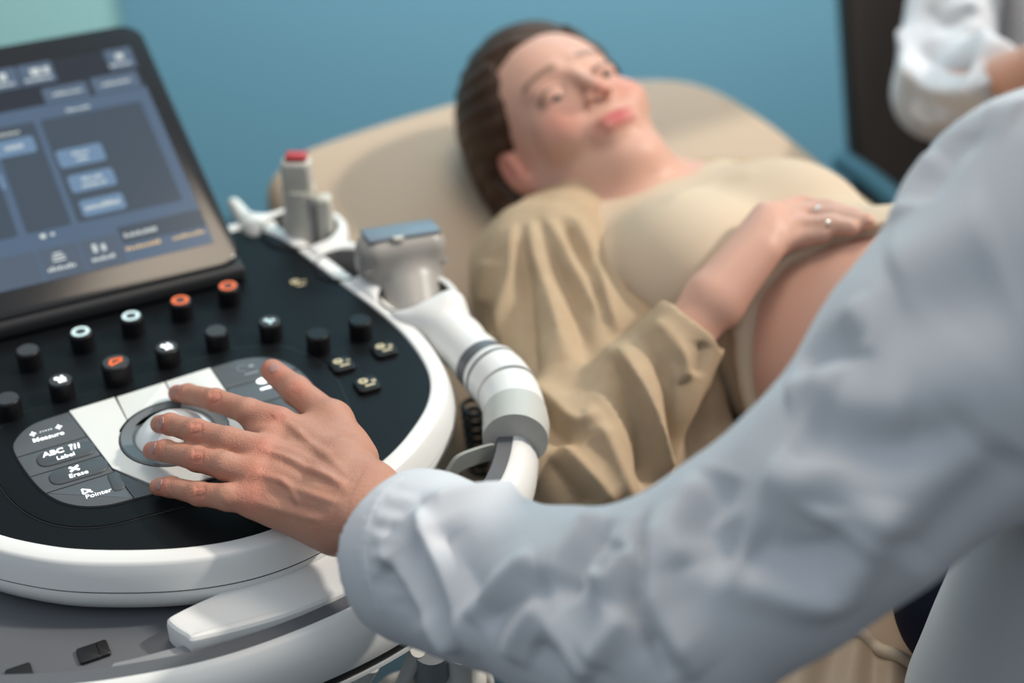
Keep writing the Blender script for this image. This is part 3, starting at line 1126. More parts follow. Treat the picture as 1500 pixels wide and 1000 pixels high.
pw = loc2w(c1, 0.0)
p1 = thing('ultrasound_probe', 'slim off-white ultrasound probe with red tip, standing in the rear cup of the machine', 'probe',
           (pw[0] + .003, pw[1], 0.866))
mb = MB()
mb.lathe([(.001, 0), (.016, 0), (.018, .006), (.018, .05), (.016, .062), (.0165, .075), (.017, .085)], (0, 0, 0), 32)
mb.build('handle', M['probe_white'], p1)
mb = MB(); mb.box((0.0, 0, .096), (.030, .024, .042), bev=.006)
mb.build('head', M['probe_white'], p1)
mb = MB(); mb.box((0.001, 0.0, .1185), (.022, .017, .007), bev=.003)
mb.build('tip', M['probe_red'], p1)
mb = MB(); mb.box((0.025, -0.004, .042), (.016, .018, .070), bev=.005)
mb.build('side_grip', M['probe_white'], p1)
MB().box((0.013, -0.012, .045), (.004, .005, .07), bev=.001).build('groove', M['mid_grey'], p1)

pc = loc2w(c3, 0.0)
p2 = thing('ultrasound_probe', 'wide grey ultrasound probe with bluish flat face, standing in the front cup of the machine', 'probe',
           (pc[0], pc[1], 0.865))
T0 = np.array([pc[0], pc[1], 0.0]) * 0
A_ = at(540, 378, 1.36); B_ = at(632, 363, 1.385)
bo = np.array([pc[0], pc[1], 0.865])
A_ = A_ - bo; B_ = B_ - bo


def probe_body(p):
    ax = (B_ - A_) / np.linalg.norm(B_ - A_)
    mid_ = (A_ + B_) / 2
    up = np.array([0, 0, 1.0]); sd = np.cross(up, ax); sd /= np.linalg.norm(sd); up = np.cross(ax, sd)
    Rm = np.stack([ax, sd, up], 1)
    d = sbox(p, mid_ + up * 0.000, (.044, .021, .024), .017, Rm)
    d = smin(d, sbox(p, (mid_ + np.array([0.006, 0, -0.03])) * np.array([1, 1, 1]), (.032, .016, .012), .010, Rm), .014)
    n = cap(p, mid_ + np.array([.006, 0, -.026]), (0.0, 0, .012), .0315, .029)
    return smin(d, n, .012)


V, Q = surfnet(probe_body, (-.12, -.12, -.02), (.12, .12, .16), 0.0020)
mk('handle', relax(V, Q, 2), Q, M['probe_grey'], p2)
ax = (B_ - A_) / np.linalg.norm(B_ - A_); up = np.array([0, 0, 1.0]); sd = np.cross(up, ax); sd /= np.linalg.norm(sd); up = np.cross(ax, sd)
RR = Matrix(((ax[0], sd[0], up[0]), (ax[1], sd[1], up[1]), (ax[2], sd[2], up[2])))
mc = (A_ + B_) / 2
MB().box(mc + up * .0235, (.074, .026, .004), R=RR, bev=.0015).build('lens', M['probe_lens'], p2)
MB().box(mc + up * .024 - ax * .008 + sd * -.014, (.010, .006, .004), R=RR, bev=.001).build('orientation_mark', M['probe_white'], p2)
MB().box(mc + up * -.004 + sd * -.0200, (.086, .002, .0014), R=RR).build('seam', M['mid_grey'], p2)

# ------------------------------------------------------------------ human head (local: x person's left, y up, z forward)
def head_f(q):
    sx = q.copy(); sx[:, 0] = np.abs(sx[:, 0])
    d = ell(q, (0, .030, -.018), (.073, .088, .092))
    d = smin(d, ell(q, (0, .035, .035), (.060, .055, .050)), .03)
    d = smin(d, ell(q, (0, -.040, .030), (.055, .066, .056)), .03)
    d = smin(d, cap(sx, (.052, -.048, .000), (.022, -.096, .052), .018, .016), .028)
    d = smin(d, ell(q, (0, -.098, .064), (.025, .020, .022)), .02)
    d = smin(d, ell(sx, (.037, -.034, .060), (.026, .025, .024)), .02)
    d = smin(d, cap(sx, (.012, .021, .082), (.040, .019, .070), .007, .007), .014)
    d = smax(d, -ell(sx, (.031, .001, .098), (.017, .012, .014)), .012)
    d = smin(d, ell(sx, (.031, -.001, .0775), (.0155, .0100, .0106)), .004)
    d = smin(d, cap(q, (0, .012, .085), (0, -.029, .103), .0052, .0080), .009)
    d = smin(d, ell(sx, (.0115, -.034, .095), (.0065, .005, .008)), .005)
    d = smin(d, ell(q, (0, -.066, .080), (.026, .018, .014)), .012)
    d = smin(d, ell(q, (0, -.0618, .0935), (.0240, .0036, .0052)), .004)
    d = smin(d, ell(q, (0, -.0708, .0925), (.0200, .0046, .0056)), .004)
    d = smax(d, -ell(q, (0, -.0663, .1010), (.0220, .0012, .006)), .002)
    ear = ell(sx, (.076, -.010, -.008), (.009, .032, .019))
    ear = smax(ear, -ell(sx, (.084, -.006, -.004), (.008, .018, .010)), .004)
    return smin(d, ear, .008)


def head_attr(o, q):
    sx = np.abs(q[:, 0])
    g = lambda cx, cy, cz, rx, ry, rz: np.exp(-(((sx - cx) / rx) ** 2 + ((q[:, 1] - cy) / ry) ** 2 + ((q[:, 2] - cz) / rz) ** 2))
    set_attr(o, 'lip', (g(0, -.0618, .098, .024, .0050, .02) + g(0, -.0708, .098, .021, .0060, .02)) * (sx < .028) * .9)
    set_attr(o, 'blush', g(.040, -.032, .075, .022, .018, .03) * .6 + g(0, -.032, .105, .012, .01, .012) * .5 + g(.078, -.01, -.008, .012, .035, .03) * .8)
    bx = np.exp(-((q[:, 1] - .021 - .004 * np.cos((sx - .034) * 60)) / .0035) ** 2) * (sx > .013) * (sx < .050) * (q[:, 2] > .05)
    set_attr(o, 'brow', bx * .85)
    lash = np.exp(-((q[:, 1] - .0035 + ((sx - .031) / .017) ** 2 * .005) / .0022) ** 2) * (sx > .016) * (sx < .047) * (q[:, 2] > .06)
    set_attr(o, 'lash', lash * .9)


def frame3(u, n):
    """columns: left, up, forward"""
    u = np.array(u, float); u /= np.linalg.norm(u)
    n = np.array(n, float); n -= u * (n @ u); n /= np.linalg.norm(n)
    e = np.cross(u, n)
    return np.stack([e, u, n], 1)


# ------------------------------------------------------------------ the patient
HS = 1.06
cr_u = RGT * -.52 + UPV * .68 + FWD * .36
cr_n = RGT * .10 + UPV * .46 - FWD * .84
HF = frame3(cr_u, cr_n)
HC = at(846, 116, 1.53) - HF @ np.array([0, 0, .085]) * HS
BED_AX = np.array([.6, -.8, 0.0]); BED_N = np.array([.8, .6, 0.0])       # feet direction, patient's left
patient = thing('person', 'pregnant woman in beige linen shirt lying on the tan couch, hand on bare belly', 'person',
                (0.30, 1.15, 0.74))


def bp(a, n, z): return np.array([.13, 1.42, 0]) + BED_AX * a + BED_N * n + np.array([0, 0, z])


BR3 = np.stack([BED_AX, BED_N, np.array([0, 0, 1.0])], 1)
neck_t = HC + HF @ np.array([0, -.070, -.030]) * HS
neck_b = bp(.03, 0, .84)
sh_n = bp(.06, -.165, .845); sh_f = bp(.05, .120, .82)
el_n = onz(850, 700, .795); wr_n = at(1045, 437, 1.37)
belly_c = bp(.385, .02, .83)
wood = {}


def torso_f(p, g=0.0):
    d = ell(p, bp(.19, 0, .835), (.24 + g, .142 + g, .092 + g), BR3)
    d = smin(d, cap(p, sh_n, sh_f, .050 + g), .05)
    d = smin(d, ell(p, bp(.20, -.085, .885), (.085 + g, .075 + g, .070 + g), BR3), .04)
    d = smin(d, ell(p, bp(.195, .055, .888), (.078 + g, .066 + g, .062 + g), BR3), .04)
    d = smin(d, ell(p, belly_c, (.160 + g, .150 + g, .150 + g), BR3), .04)
    d = smin(d, ell(p, bp(.60, 0, .815), (.15 + g, .17 + g, .085 + g), BR3), .06)
    return d


# hand resting on the belly
hw = wr_n


def laid(px, py, r):
    p = trace(lambda x: torso_f(x, .010), px, py)
    e = 1e-3
    g = np.array([float(torso_f((p + e * k)[None], .01)[0] - torso_f((p - e * k)[None], .01)[0]) for k in np.eye(3)])
    g /= np.linalg.norm(g)
    return p + g * r * .9


wr_n = hw = laid(1036, 446, .028)
hand_on = []
for pts, rr in (([(1112, 340), (1176, 318), (1218, 318), (1256, 326)], (.0125, .0100, .0088, .0075)),
                ([(1122, 354), (1186, 331), (1230, 328), (1274, 334)], (.0125, .0102, .0090, .0077)),
                ([(1128, 370), (1182, 347), (1222, 340), (1252, 343)], (.0120, .0100, .0088, .0075)),
                ([(1122, 388), (1160, 368), (1190, 356), (1214, 352)], (.0112, .0090, .0080, .0070)),
                ([(1062, 440), (1074, 452), (1070, 468)], (.0140, .0110, .0090))):
    hand_on.append(([laid(x, y, r + (.010 if i == 0 and len(rr) == 4 else .004 if i == 1 else 0)) for i, ((x, y), r) in enumerate(zip(pts, rr))], rr))


def pat_hand_f(p):
    d = cap(p, el_n + np.array([0, 0, .01]), hw, .036, .024)
    for k, (a, r) in enumerate(hand_on[:4]):
        d = smin(d, cap(p, hw + (a[0] - hw) * .15, a[0], .0215, r[0] + .002), .014)
    d = smin(d, cap(p, hw, hand_on[4][0][0], .019, .014), .012)
    for a, r in hand_on:
        for i in range(len(a) - 1):
            d = smin(d, cap(p, a[i], a[i + 1], r[i], r[i + 1]), .004)
    return d


def patient_f(p):
    q = (p - HC) @ HF / HS
    d = head_f(q) * HS
    d = smin(d, cap(p, neck_t, neck_b, .046, .052), .016)
    t = torso_f(p)
    d = smin(d, t, .05)
    for s in (-1, 1):
        d = smin(d, cap(p, bp(.62, .09 * s, .82), bp(1.02, .10 * s, .83), .085, .06), .04)
        d = smin(d, cap(p, bp(1.02, .10 * s, .83), bp(1.42, .10 * s, .80), .058, .040), .03)
        d = smin(d, cap(p, bp(1.42, .10 * s, .79), bp(1.48, .10 * s, .88), .036, .028), .02)
    d = smin(d, cap(p, sh_n, el_n, .046, .038), .02)
    d = smin(d, cap(p, sh_f, bp(.33, .22, .79), .042, .036), .02)
    d = smin(d, cap(p, bp(.33, .22, .79), bp(.52, .24, .79), .034, .022), .02)
    d = np.minimum(d, np.maximum(d, 1)) if False else smin(d, pat_hand_f(p), .004)
    return d


def person_mesh(name, f, lo, hi, h, m, root, it=1):
    V, Q = surfnet(f, lo, hi, h)
    V = relax(V, Q, it)
    return mk(name, V, Q, m, root, world=True), V, Q


body, V, Q = person_mesh('body', patient_f, (-.15, .15, .70), (1.20, 1.75, 1.12), .0032, M['face_skin'], patient, 2)
q = (V - HC) @ HF / HS
far = np.linalg.norm(q, axis=1) > .16
head_attr(body, np.where(far[:, None], 9.0, q))

for s in (-1, 1):                                            # eyes between half-closed lids
    c = HC + HF @ (np.array([.031 * s, -.0045, .0765]) * HS)
    mb = MB(); prof = [(max(.0098 * math.sin(a), 1e-5), .0098 * math.cos(a)) for a in np.linspace(math.pi, 0, 14)]
    mb.lathe(prof, (0, 0, 0), 20)
    e = mk('eye', np.array(mb.v) @ HF.T * HS * np.array([1, 1, 1]) + c, mb.f, M['eye'], patient, world=True)
    set_attr(e, 'iris', np.array([1.0 if p_[2] > .0060 else 0.0 for p_ in mb.v]))


def hair_f(p):
    q = (p - HC) @ HF / HS
    d = ell(q, (0, .040, -.026), (.093, .109, .114))
    d = smin(d, ell(q, (-.01, -.030, -.065), (.085, .095, .064)), .04)
    d = smin(d, ell(q, (-.03, -.11, -.075), (.070, .07, .038)), .04)
    ax_ = np.abs(q[:, 0])
    line = .074 - 5.5 * np.maximum(ax_ - .012, 0) ** 1.7 + .10 * (q[:, 1] - .085)
    line = np.minimum(line, .074)
    side = .037 + .34 * np.clip(q[:, 1] - .0, -.10, .12) - .034 * np.clip((.028 - q[:, 1]) / .03, 0, 1)
    cut = q[:, 2] - np.where(ax_ > .05, side, line * 0 + np.minimum(line, side + .012 + (.05 - ax_) * 1.1))
    front = smax(d, cut * .8, .012)
    ear = ell(np.c_[ax_, q[:, 1], q[:, 2]], (.088, -.016, -.004), (.030, .028, .022))
    front = smax(front, -ear, .008)
    strand = .0012 * np.sin(q[:, 1] * 260 + q[:, 0] * 160 + 5 * np.sin(q[:, 2] * 30))
    return (front + strand) * HS


V, Q = surfnet(hair_f, HC - .24, HC + .2, .0028)
mk('hair', relax(V, Q, 2), Q, M['hair'], patient, world=True)

# cream top: chest, edge lifted above the belly
b_edge_dir = np.array([.86, -.10, -.0])


def top_f(p):
    t = torso_f(p, .007)
    q = p - bp(0, 0, 0)
    a = q @ BED_AX; n = q @ BED_N; z = p[:, 2]
    lim = .298 + .062 * np.clip((n + .065) / .06, 0, 1) ** 1.5 + .050 * np.clip((.91 - z) / .10, 0, 1)
    neckcut = .045 - a + np.clip(.10 - np.abs(n), 0, .1) * .5
    d = smax(t, (a - lim) * .8, .006)
    d = smax(d, neckcut * .8, .006)
    # rolled hem
    hem = np.sqrt(((a - lim + .006) * .85) ** 2 + (t + .001) ** 2) - .0065
    return smin(d, hem, .004)


V, Q = surfnet(top_f, (-.12, .65, .70), (.75, 1.6, 1.1), .0032)
V = relax(V, Q, 2)
V = folds(V, Q, top_f, [([(885, 350), (900, 420), (915, 500)], .010, .004), ([(1010, 560), (1040, 520), (1100, 430)], .008, .004),
                        ([(980, 300), (1040, 270), (1110, 252)], .012, .003)])
mk('top', V, Q, M['jersey'], patient, world=True)

# linen shirt: shoulder, upper sleeve and cuffed forearm
cuff_p = wr_n + (el_n - wr_n) * .10


def shirt_f(p):
    d = cap(p, sh_n + np.array([0, 0, .0]), el_n, .066, .064)
    d = smin(d, ell(p, bp(.17, -.165, .82), (.15, .055, .075), BR3), .05)
    fa = cap(p, el_n + np.array([.0, 0, .0]), cuff_p, .066, .037)
    d = smin(d, fa, .02)
    d = smin(d, cap(p, bp(.02, -.07, .865), sh_n, .052, .066), .05)
    d = smin(d, cap(p, sh_f, bp(.33, .22, .79), .056, .05), .03)
    d = smin(d, cap(p, bp(.33, .22, .79), bp(.52, .24, .79), .05, .04), .03)
    d = smin(d, cap(p, bp(.0, .05, .86), sh_f, .026, .056), .04)
    d = smin(d, ell(p, bp(.32, -.19, .77), (.16, .06, .035), BR3), .04)
    q = p - bp(0, 0, 0); n = q @ BED_N
    # open collar around the neck
    d = smax(d, -(cap(p, HC, neck_b, .07, .064)), .008)
    dir_ = (wr_n - el_n) / np.linalg.norm(wr_n - el_n)
    nearw = np.linalg.norm(p - cuff_p, axis=1) < .10
    cutp = (p - cuff_p) @ dir_
    d = np.where(nearw, smax(d, cutp, .003), d)
    d = smax(d, -cap(p, cuff_p - dir_ * .03, cuff_p + dir_ * .1, .031, .031), .003)
    wob = .0022 * np.sin(p[:, 0] * 90 + p[:, 1] * 45) * np.sin(p[:, 1] * 70 - p[:, 2] * 60)
    return d + wob


V, Q = surfnet(shirt_f, (-.16, .75, .70), (.62, 1.62, 1.08), .0032)
V = relax(V, Q, 2)
R_, G_ = .007, -.007
shirt_folds = [
    ([(752, 330), (752, 400), (735, 480), (738, 560)], .008, .008), ([(775, 325), (790, 390), (812, 460), (830, 530)], .008, .009),
    ([(764, 330), (772, 400), (775, 480), (785, 550)], .007, -.008), ([(800, 320), (835, 390), (870, 450), (893, 520)], .008, .009),
    ([(790, 322), (815, 390), (845, 460), (865, 530)], .006, -.008), ([(835, 315), (862, 370), (888, 430), (905, 490)], .007, .008),
    ([(820, 318), (850, 380), (878, 440), (898, 505)], .005, -.007), ([(720, 380), (712, 450), (708, 530), (730, 600)], .012, .006),
    ([(705, 480), (735, 560), (770, 640), (790, 710)], .010, .009), ([(720, 470), (760, 560), (800, 620), (850, 660)], .008, -.009),
    ([(770, 560), (810, 590), (850, 620), (880, 600)], .009, .009), ([(905, 512), (940, 560), (965, 630), (972, 710)], .008, .013),
    ([(890, 520), (920, 575), (945, 650), (948, 720)], .009, -.012), ([(935, 490), (968, 550), (985, 610), (985, 690)], .007, -.010),
    ([(960, 470), (1000, 520), (1008, 560)], .006, .006), ([(990, 440), (1030, 500), (1020, 550)], .006, -.005),
    ([(1000, 425), (1030, 440), (1060, 468)], .004, .003), ([(992, 436), (1022, 451), (1052, 480)], .003, -.003),
    ([(820, 650), (860, 690), (900, 735)], .009, .009), ([(800, 670), (840, 720), (860, 745)], .008, -.008),
    ([(880, 620), (905, 680), (925, 735)], .007, .007)]
V = folds(V, Q, shirt_f, [(a, b * .9, c * 1.35) for a, b, c in shirt_folds], True)
mk('shirt', V, Q, M['linen'], patient, world=True)

# trousers
def trousers_f(p):
    d = ell(p, bp(.62, 0, .81), (.15, .178, .095), BR3)
    for s in (-1, 1):
        d = smin(d, cap(p, bp(.64, .09 * s, .82), bp(1.02, .10 * s, .83), .096, .072), .04)
        d = smin(d, cap(p, bp(1.02, .10 * s, .83), bp(1.36, .10 * s, .80), .070, .055), .03)
    d = smax(d, (bp(.53, 0, 0) @ BED_AX) - p @ BED_AX, .01)
    return d


V, Q = surfnet(trousers_f, (.2, .0, .68), (1.2, 1.3, 1.0), .006)
mk('trousers', relax(V, Q, 2), Q, M['linen'], patient, world=True)
# finger ring
rc = (hand_on[1][0][1] + hand_on[1][0][2]) / 2
dr = hand_on[1][0][2] - hand_on[1][0][1]; dr /= np.linalg.norm(dr)
mb = MB(); Rz = Vector(dr).to_track_quat('Z', 'Y').to_matrix()
mb.lathe([(.0090, -.0010), (.0098, -.0010), (.0098, .0010), (.0090, .0010)], (rc[0], rc[1], rc[2]), 30, 0, Rz)
mb.build('finger_ring', M['ring_metal'], patient, world=True)
gp = trace(pat_hand_f, 1213, 327)
if gp is not None:
    bm_ = MB(); bm_.lathe([(max(.0036 * math.sin(a), 1e-5), .0036 * math.cos(a)) for a in np.linspace(math.pi, 0, 8)], tuple(gp), 12)
    bm_.build('ring_stone', M['ring_metal'], patient, world=True)

# ------------------------------------------------------------------ the couch
couch = thing('examination_couch', 'tan upholstered examination couch the pregnant woman lies on', 'couch', tuple(bp(.45, 0, 0)),
              math.atan2(BED_AX[1], BED_AX[0]))
def bl(pts, z0, z1, bev, m, name, n=5):
    v, f = slab(resample(cr(pts, 6, True), .012, True), z0, z1, bev, n)
    return mk(name, v, f, m, couch, angle=60)


bl([(-.20, -.34), (.2, -.345), (.8, -.34), (1.12, -.31), (1.15, 0), (1.12, .31), (.8, .33), (.2, .33), (-.20, .32), (-.22, 0)], .655, .742, .025, M['bed'], 'mattress')
# raised head section, a wedge with rounded corners
hp_ = resample(cr([(-.23, -.31), (-.23, 0), (-.23, .30), (-.42, .325), (-.62, .30), (-.70, .19), (-.755, .02), (-.775, -.18), (-.765, -.27), (-.70, -.315), (-.45, -.325)], 6, True), .012, True)
v, f = slab(hp_, 0.0, .085, .028, 5)
v = [(x, y, z + .665 + (.10 + .05 * (y + .3)) * min(max((-.20 - x) / .5, 0), 1.2)) for x, y, z in v]
mk('headrest', v, f, M['bed'], couch, angle=60)
MB().box((.2, 0, .62), (1.7, .50, .06), bev=.01).build('frame', M['bed_base'], couch)
for x in (-.35, .75):
    MB().box((x, 0, .33), (.10, .34, .54), bev=.01).build('leg', M['bed_base'], couch)
    MB().box((x, 0, .03), (.14, .56, .06), bev=.012).build('foot', M['bed_base'], couch)

# ------------------------------------------------------------------ the doctor
doctor = thing('person', 'doctor in pale blue-grey coat with one hand on the trackball of the machine', 'person', (.42, .68, .45))


def oh(px, py, h): return onz(px, py, PZ + h / 1000)


fingers = [
    ([oh(408, 618, 37), oh(364, 603, 39), oh(316, 586, 32), oh(276, 577, 20), oh(259, 576, 12)], (.0125, .0106, .0093, .0083, .0074)),
    ([oh(385, 660, 40), oh(335, 646, 43), oh(288, 632, 40), oh(250, 621, 32), oh(234, 621, 25)], (.0125, .0108, .0097, .0086, .0077)),
    ([oh(374, 695, 37), oh(332, 683, 40), oh(289, 672, 34), oh(242, 660, 23), oh(223, 660, 16.5)], (.0120, .0106, .0096, .0084, .0075)),
    ([oh(372, 733, 29), oh(334, 728, 31), oh(292, 723, 25), oh(250, 713, 16), oh(232, 713, 11.5)], (.0115, .0099, .0089, .0078, .0070))]
thumb = ([oh(520, 674, 30), oh(487, 617, 33), oh(434, 572, 35), oh(399, 543, 34)], (.0178, .0150, .0119, .0100))
w1, w2 = oh(541, 722, 40), oh(524, 763, 36)
bases = [oh(505, 682, 40), oh(500, 705, 42), oh(492, 728, 40), oh(478, 752, 34)]


def hand_f(p):
    palm = cap(p, w1, w1 + (w1 - bases[0]) * 1.6, .0215, .023)
    palm = smin(palm, cap(p, w2, w2 + (w2 - bases[3]) * 1.3, .0215, .023), .012)
    for k in range(4):
        m = fingers[k][0][0]
        palm = smin(palm, cap(p, bases[k], m - np.array([0, 0, .003]), .0175, .0125 if k < 3 else .0115), .012)
        palm = smin(palm, cap(p, bases[k], (w1 * (3 - k) + w2 * k) / 3, .0175, .021), .014)
    palm = smin(palm, cap(p, oh(410, 745, 20), oh(490, 775, 26), .0130, .0180), .014)
    palm = smin(palm, cap(p, oh(440, 668, 24), oh(500, 665, 26), .016, .018), .016)
    for x, y, h_, k in ((368, 624, 31, 0), (366, 670, 33, 1), (360, 715, 27, 2)):
        palm = smin(palm, cap(p, (fingers[k][0][0] + fingers[k + 1][0][0]) / 2 - np.array([0, 0, .003]), oh(x, y, h_), .0120, .0062), .010)
    a, r = thumb
    th = cap(p, a[0], a[1], r[0], r[1])
    palm = smin(palm, th, .016)
    palm = smin(palm, cap(p, a[1], oh(440, 640, 28), .011, .010), .016)
    t2 = smin(cap(p, a[1], a[2], r[1] - .0008, r[2]), cap(p, a[2], a[3], r[2], r[3]), .005)
    d = smin(palm, t2, .006)
    for a, r in fingers:
        fg = None
        for i in range(4):
            c = cap(p, a[i], a[i + 1], r[i], r[i + 1])
            fg = c if fg is None else smin(fg, c, .004)
        d = smin(d, fg, .005)
    return d


lo = (-.345, .66, .895); hi = (.02, 1.05, .985)
V, Q = surfnet(hand_f, lo, hi, .00115)
V = relax(V, Q, 2)
hand_folds = [
    ([(412, 612), (440, 634), (470, 662), (505, 690)], .0032, .0011), ([(388, 658), (425, 672), (465, 692), (510, 712)], .0032, .0019),
    ([(378, 694), (408, 703), (450, 722), (500, 738)], .0032, .0016), ([(372, 735), (415, 748), (470, 762)], .003, .0010),
    ([(408, 672), (440, 690), (480, 708)], .0036, -.0009), ([(395, 640), (440, 655), (490, 685)], .004, -.0009),
    ([(390, 716), (430, 738), (480, 752)], .0036, -.0011), ([(408, 700), (425, 716), (437, 738)], .0028, .0011),
    ([(430, 628), (455, 648), (490, 668)], .0030, .0007), ([(455, 680), (485, 700), (510, 722)], .0034, .0009),
    ([(400, 612), (412, 606), (426, 612)], .005, .0013), ([(382, 655), (392, 664)], .005, .0012), ([(372, 690), (380, 700)], .005, .0012)]
for k, (x, y) in enumerate([(314, 583), (287, 628), (289, 668), (292, 720)]):
    for j in (-6, -2, 2, 6):
        hand_folds.append(([(x + j, y - 11), (x + j + 2, y - 2), (x + j, y + 10)], .0011, -.00085))
    hand_folds.append(([(x, y - 5), (x, y + 5)], .0055, .0008))
for x, y in [(273, 574), (247, 618), (239, 658), (248, 711)]:
    for j in (-2, 2):
        hand_folds.append(([(x + j, y - 8), (x + j, y + 8)], .0009, -.0004))
for j in (-4, 0, 4):
    hand_folds.append(([(436 + j, 562 + j * .7), (430 + j, 580 + j * .7)], .0009, -.0004))
for k in range(5):
    hand_folds.append(([(538 - k * 5, 680 + k * 3), (515 - k * 5, 722 + k * 2), (505 - k * 5, 770 + k)], .0012, -.0004))
V = folds(V, Q, hand_f, hand_folds)
hV, hQ = V, Q

# rest of the doctor's body (under the coat)
sh_d = at(1560, 360, .86); el_d = at(975, 905, .88)
nk = np.array([.46, .70, 1.36])
DH = frame3((-.15, .1, 1), (-.5, .75, -.35))
DC = np.array([.43, .72, 1.50])


def doc_f(p):
    q = (p - DC) @ DH
    d = head_f(q)
    d = smin(d, cap(p, nk, DC + DH @ np.array([0, -.06, -.02]), .055, .05), .03)
    d = smin(d, cap(p, np.array([.45, .69, 1.20]), np.array([.44, .66, .86]), .10, .115), .05)
    d = smin(d, cap(p, sh_d, np.array([.58, .58, 1.21]), .05, .05), .05)
    d = smin(d, cap(p, sh_d, el_d, .05, .04), .03)
    d = smin(d, cap(p, el_d, w1 + (w1 - bases[0]) * .8, .04, .024), .02)
    d = smin(d, cap(p, np.array([.58, .58, 1.21]), np.array([.72, .72, 1.00]), .05, .04), .03)
    d = smin(d, cap(p, np.array([.72, .72, 1.00]), np.array([.62, .90, 1.02]), .04, .025), .02)
    return d


V2, Q2 = surfnet(lambda p: np.maximum(doc_f(p), -(np.linalg.norm(p - w1, axis=1) - .055)), (-.1, .42, .72), (.82, 1.05, 1.66), .008)
V2 = relax(V2, Q2, 1)
VA = np.vstack([hV, V2]); QA = np.vstack([hQ, Q2 + len(hV)])
body = mk('body', VA, QA, M['skin'], doctor, world=True)
bl_ = np.zeros(len(VA))
for px, py, w, a in [(313, 583, .009, .6), (286, 629, .009, .6), (288, 669, .009, .7), (292, 721, .009, .6), (408, 612, .013, .45), (385, 655, .012, .5),
                     (374, 693, .012, .5), (368, 733, .012, .5), (256, 574, .009, .8), (234, 621, .009, .8), (222, 659, .009, .8), (232, 711, .009, .8),
                     (399, 543, .012, .7), (436, 568, .010, .5)]:
    c = trace(hand_f, px, py)
    bl_ += a * np.exp(-(np.linalg.norm(VA - c, axis=1) / w) ** 2)
set_attr(body, 'blush', bl_ * .95)

# finger nails
def nail(px, py, dx, dy, L, Wd, m):
    """oval nail laid on the skin around (px, py), pointing (dx, dy) in the photo"""
    c = trace(hand_f, px, py); c2 = trace(hand_f, px + dx * 4, py + dy * 4)
    e = 1e-4
    g = np.array([float(hand_f((c + e * k)[None])[0] - hand_f((c - e * k)[None])[0]) for k in np.eye(3)]); g /= np.linalg.norm(g)
    t = c2 - c; t -= g * (t @ g); t /= np.linalg.norm(t); s = np.cross(g, t)
    nu, nv = 9, 9
    P = []
    for i in range(nu):
        for j in range(nv):
            a = (i / (nu - 1) * 2 - 1); b = (j / (nv - 1) * 2 - 1)
            w = math.sqrt(max(0, 1 - abs(a) ** 3.2)) * (1 - .06 * a)
            P.append(c + t * a * L / 2 + s * b * w * Wd / 2 + g * .003)
    P = np.array(P)
    for _ in range(6):
        d = hand_f(P)
        P = P - g * (d - .00045)[:, None] * .8
    P2 = P - g * .0008
    n = nu * nv; F = []
    for i in range(nu - 1):
        for j in range(nv - 1):
            a = i * nv + j
            F.append((a, a + 1, a + nv + 1, a + nv)); F.append((n + a, n + a + nv, n + a + nv + 1, n + a + 1))
    for i in range(nu - 1):
        for j in (0, nv - 1):
            a = i * nv + j; F.append((a, a + nv, n + a + nv, n + a))
    mk('fingernail', np.vstack([P, P2]), F, m, doctor, world=True)


nail(257, 570, -1, -.05, .0105, .0100, M['nail'])
nail(233, 619, -1, .0, .0105, .0100, M['nail'])
nail(222, 656, -1, .0, .0105, .0098, M['nail'])
nail(231, 709, -1, .05, .0095, .0088, M['nail'])
nail(401, 538, -.72, -.7, .0120, .0098, M['nail'])

# coat
cuffc = at(586, 803, .996); c_dir = at(655, 835, .965) - cuffc; c_dir /= np.linalg.norm(c_dir)
st = [(at(568, 797, 1.00), .0530), (at(620, 815, .985), .0575), (at(700, 845, .96), .0555), (at(850, 890, .91), .0615), (at(965, 905, .88), .0700)]
ua = [(at(965, 905, .88), .072), (at(1135, 797, .865), .066), (at(1250, 706, .85), .0690), (at(1396, 560, .85), .0850), (at(1568, 395, .86), .112)]


def coat_f(p):
    d = None
    for i in range(len(st) - 1):
        c = cap(p, st[i][0], st[i + 1][0], st[i][1], st[i + 1][1])
        d = c if d is None else smin(d, c, .015)
    u = None
    for i in range(len(ua) - 1):
        c = cap(p, ua[i][0], ua[i + 1][0], ua[i][1], ua[i + 1][1])
        u = c if u is None else smin(u, c, .02)
    d = smin(d, u, .012)
    t = cap(p, np.array([.46, .68, 1.20]), np.array([.445, .70, .80]), .13, .155)
    t = smin(t, cap(p, sh_d, np.array([.58, .58, 1.21]), .075, .075), .06)
    t = smin(t, cap(p, np.array([.58, .58, 1.21]), np.array([.72, .72, 1.00]), .08, .07), .04)
    t = smin(t, cap(p, np.array([.72, .72, 1.00]), np.array([.64, .86, 1.02]), .065, .05), .03)
    t = smax(t, .75 - p[:, 2], .01)
    t = smax(t, -cap(p, nk + np.array([-.02, .03, .06]), nk + np.array([-.06, .10, -.25]), .07, .03), .01)
    d = smin(d, t, .035)
    cut = -((p - cuffc) @ c_dir) + .006 * np.sin((p[:, 2] - .9) * 60)
    d = smax(d, cut, .003)
    inner = cap(p, st[0][0] - c_dir * .08, st[0][0], .0490, .0490)
    inner = smin(inner, cap(p, st[0][0], st[1][0], .0490, .0470), .002)
    return smax(d, -inner, .003)


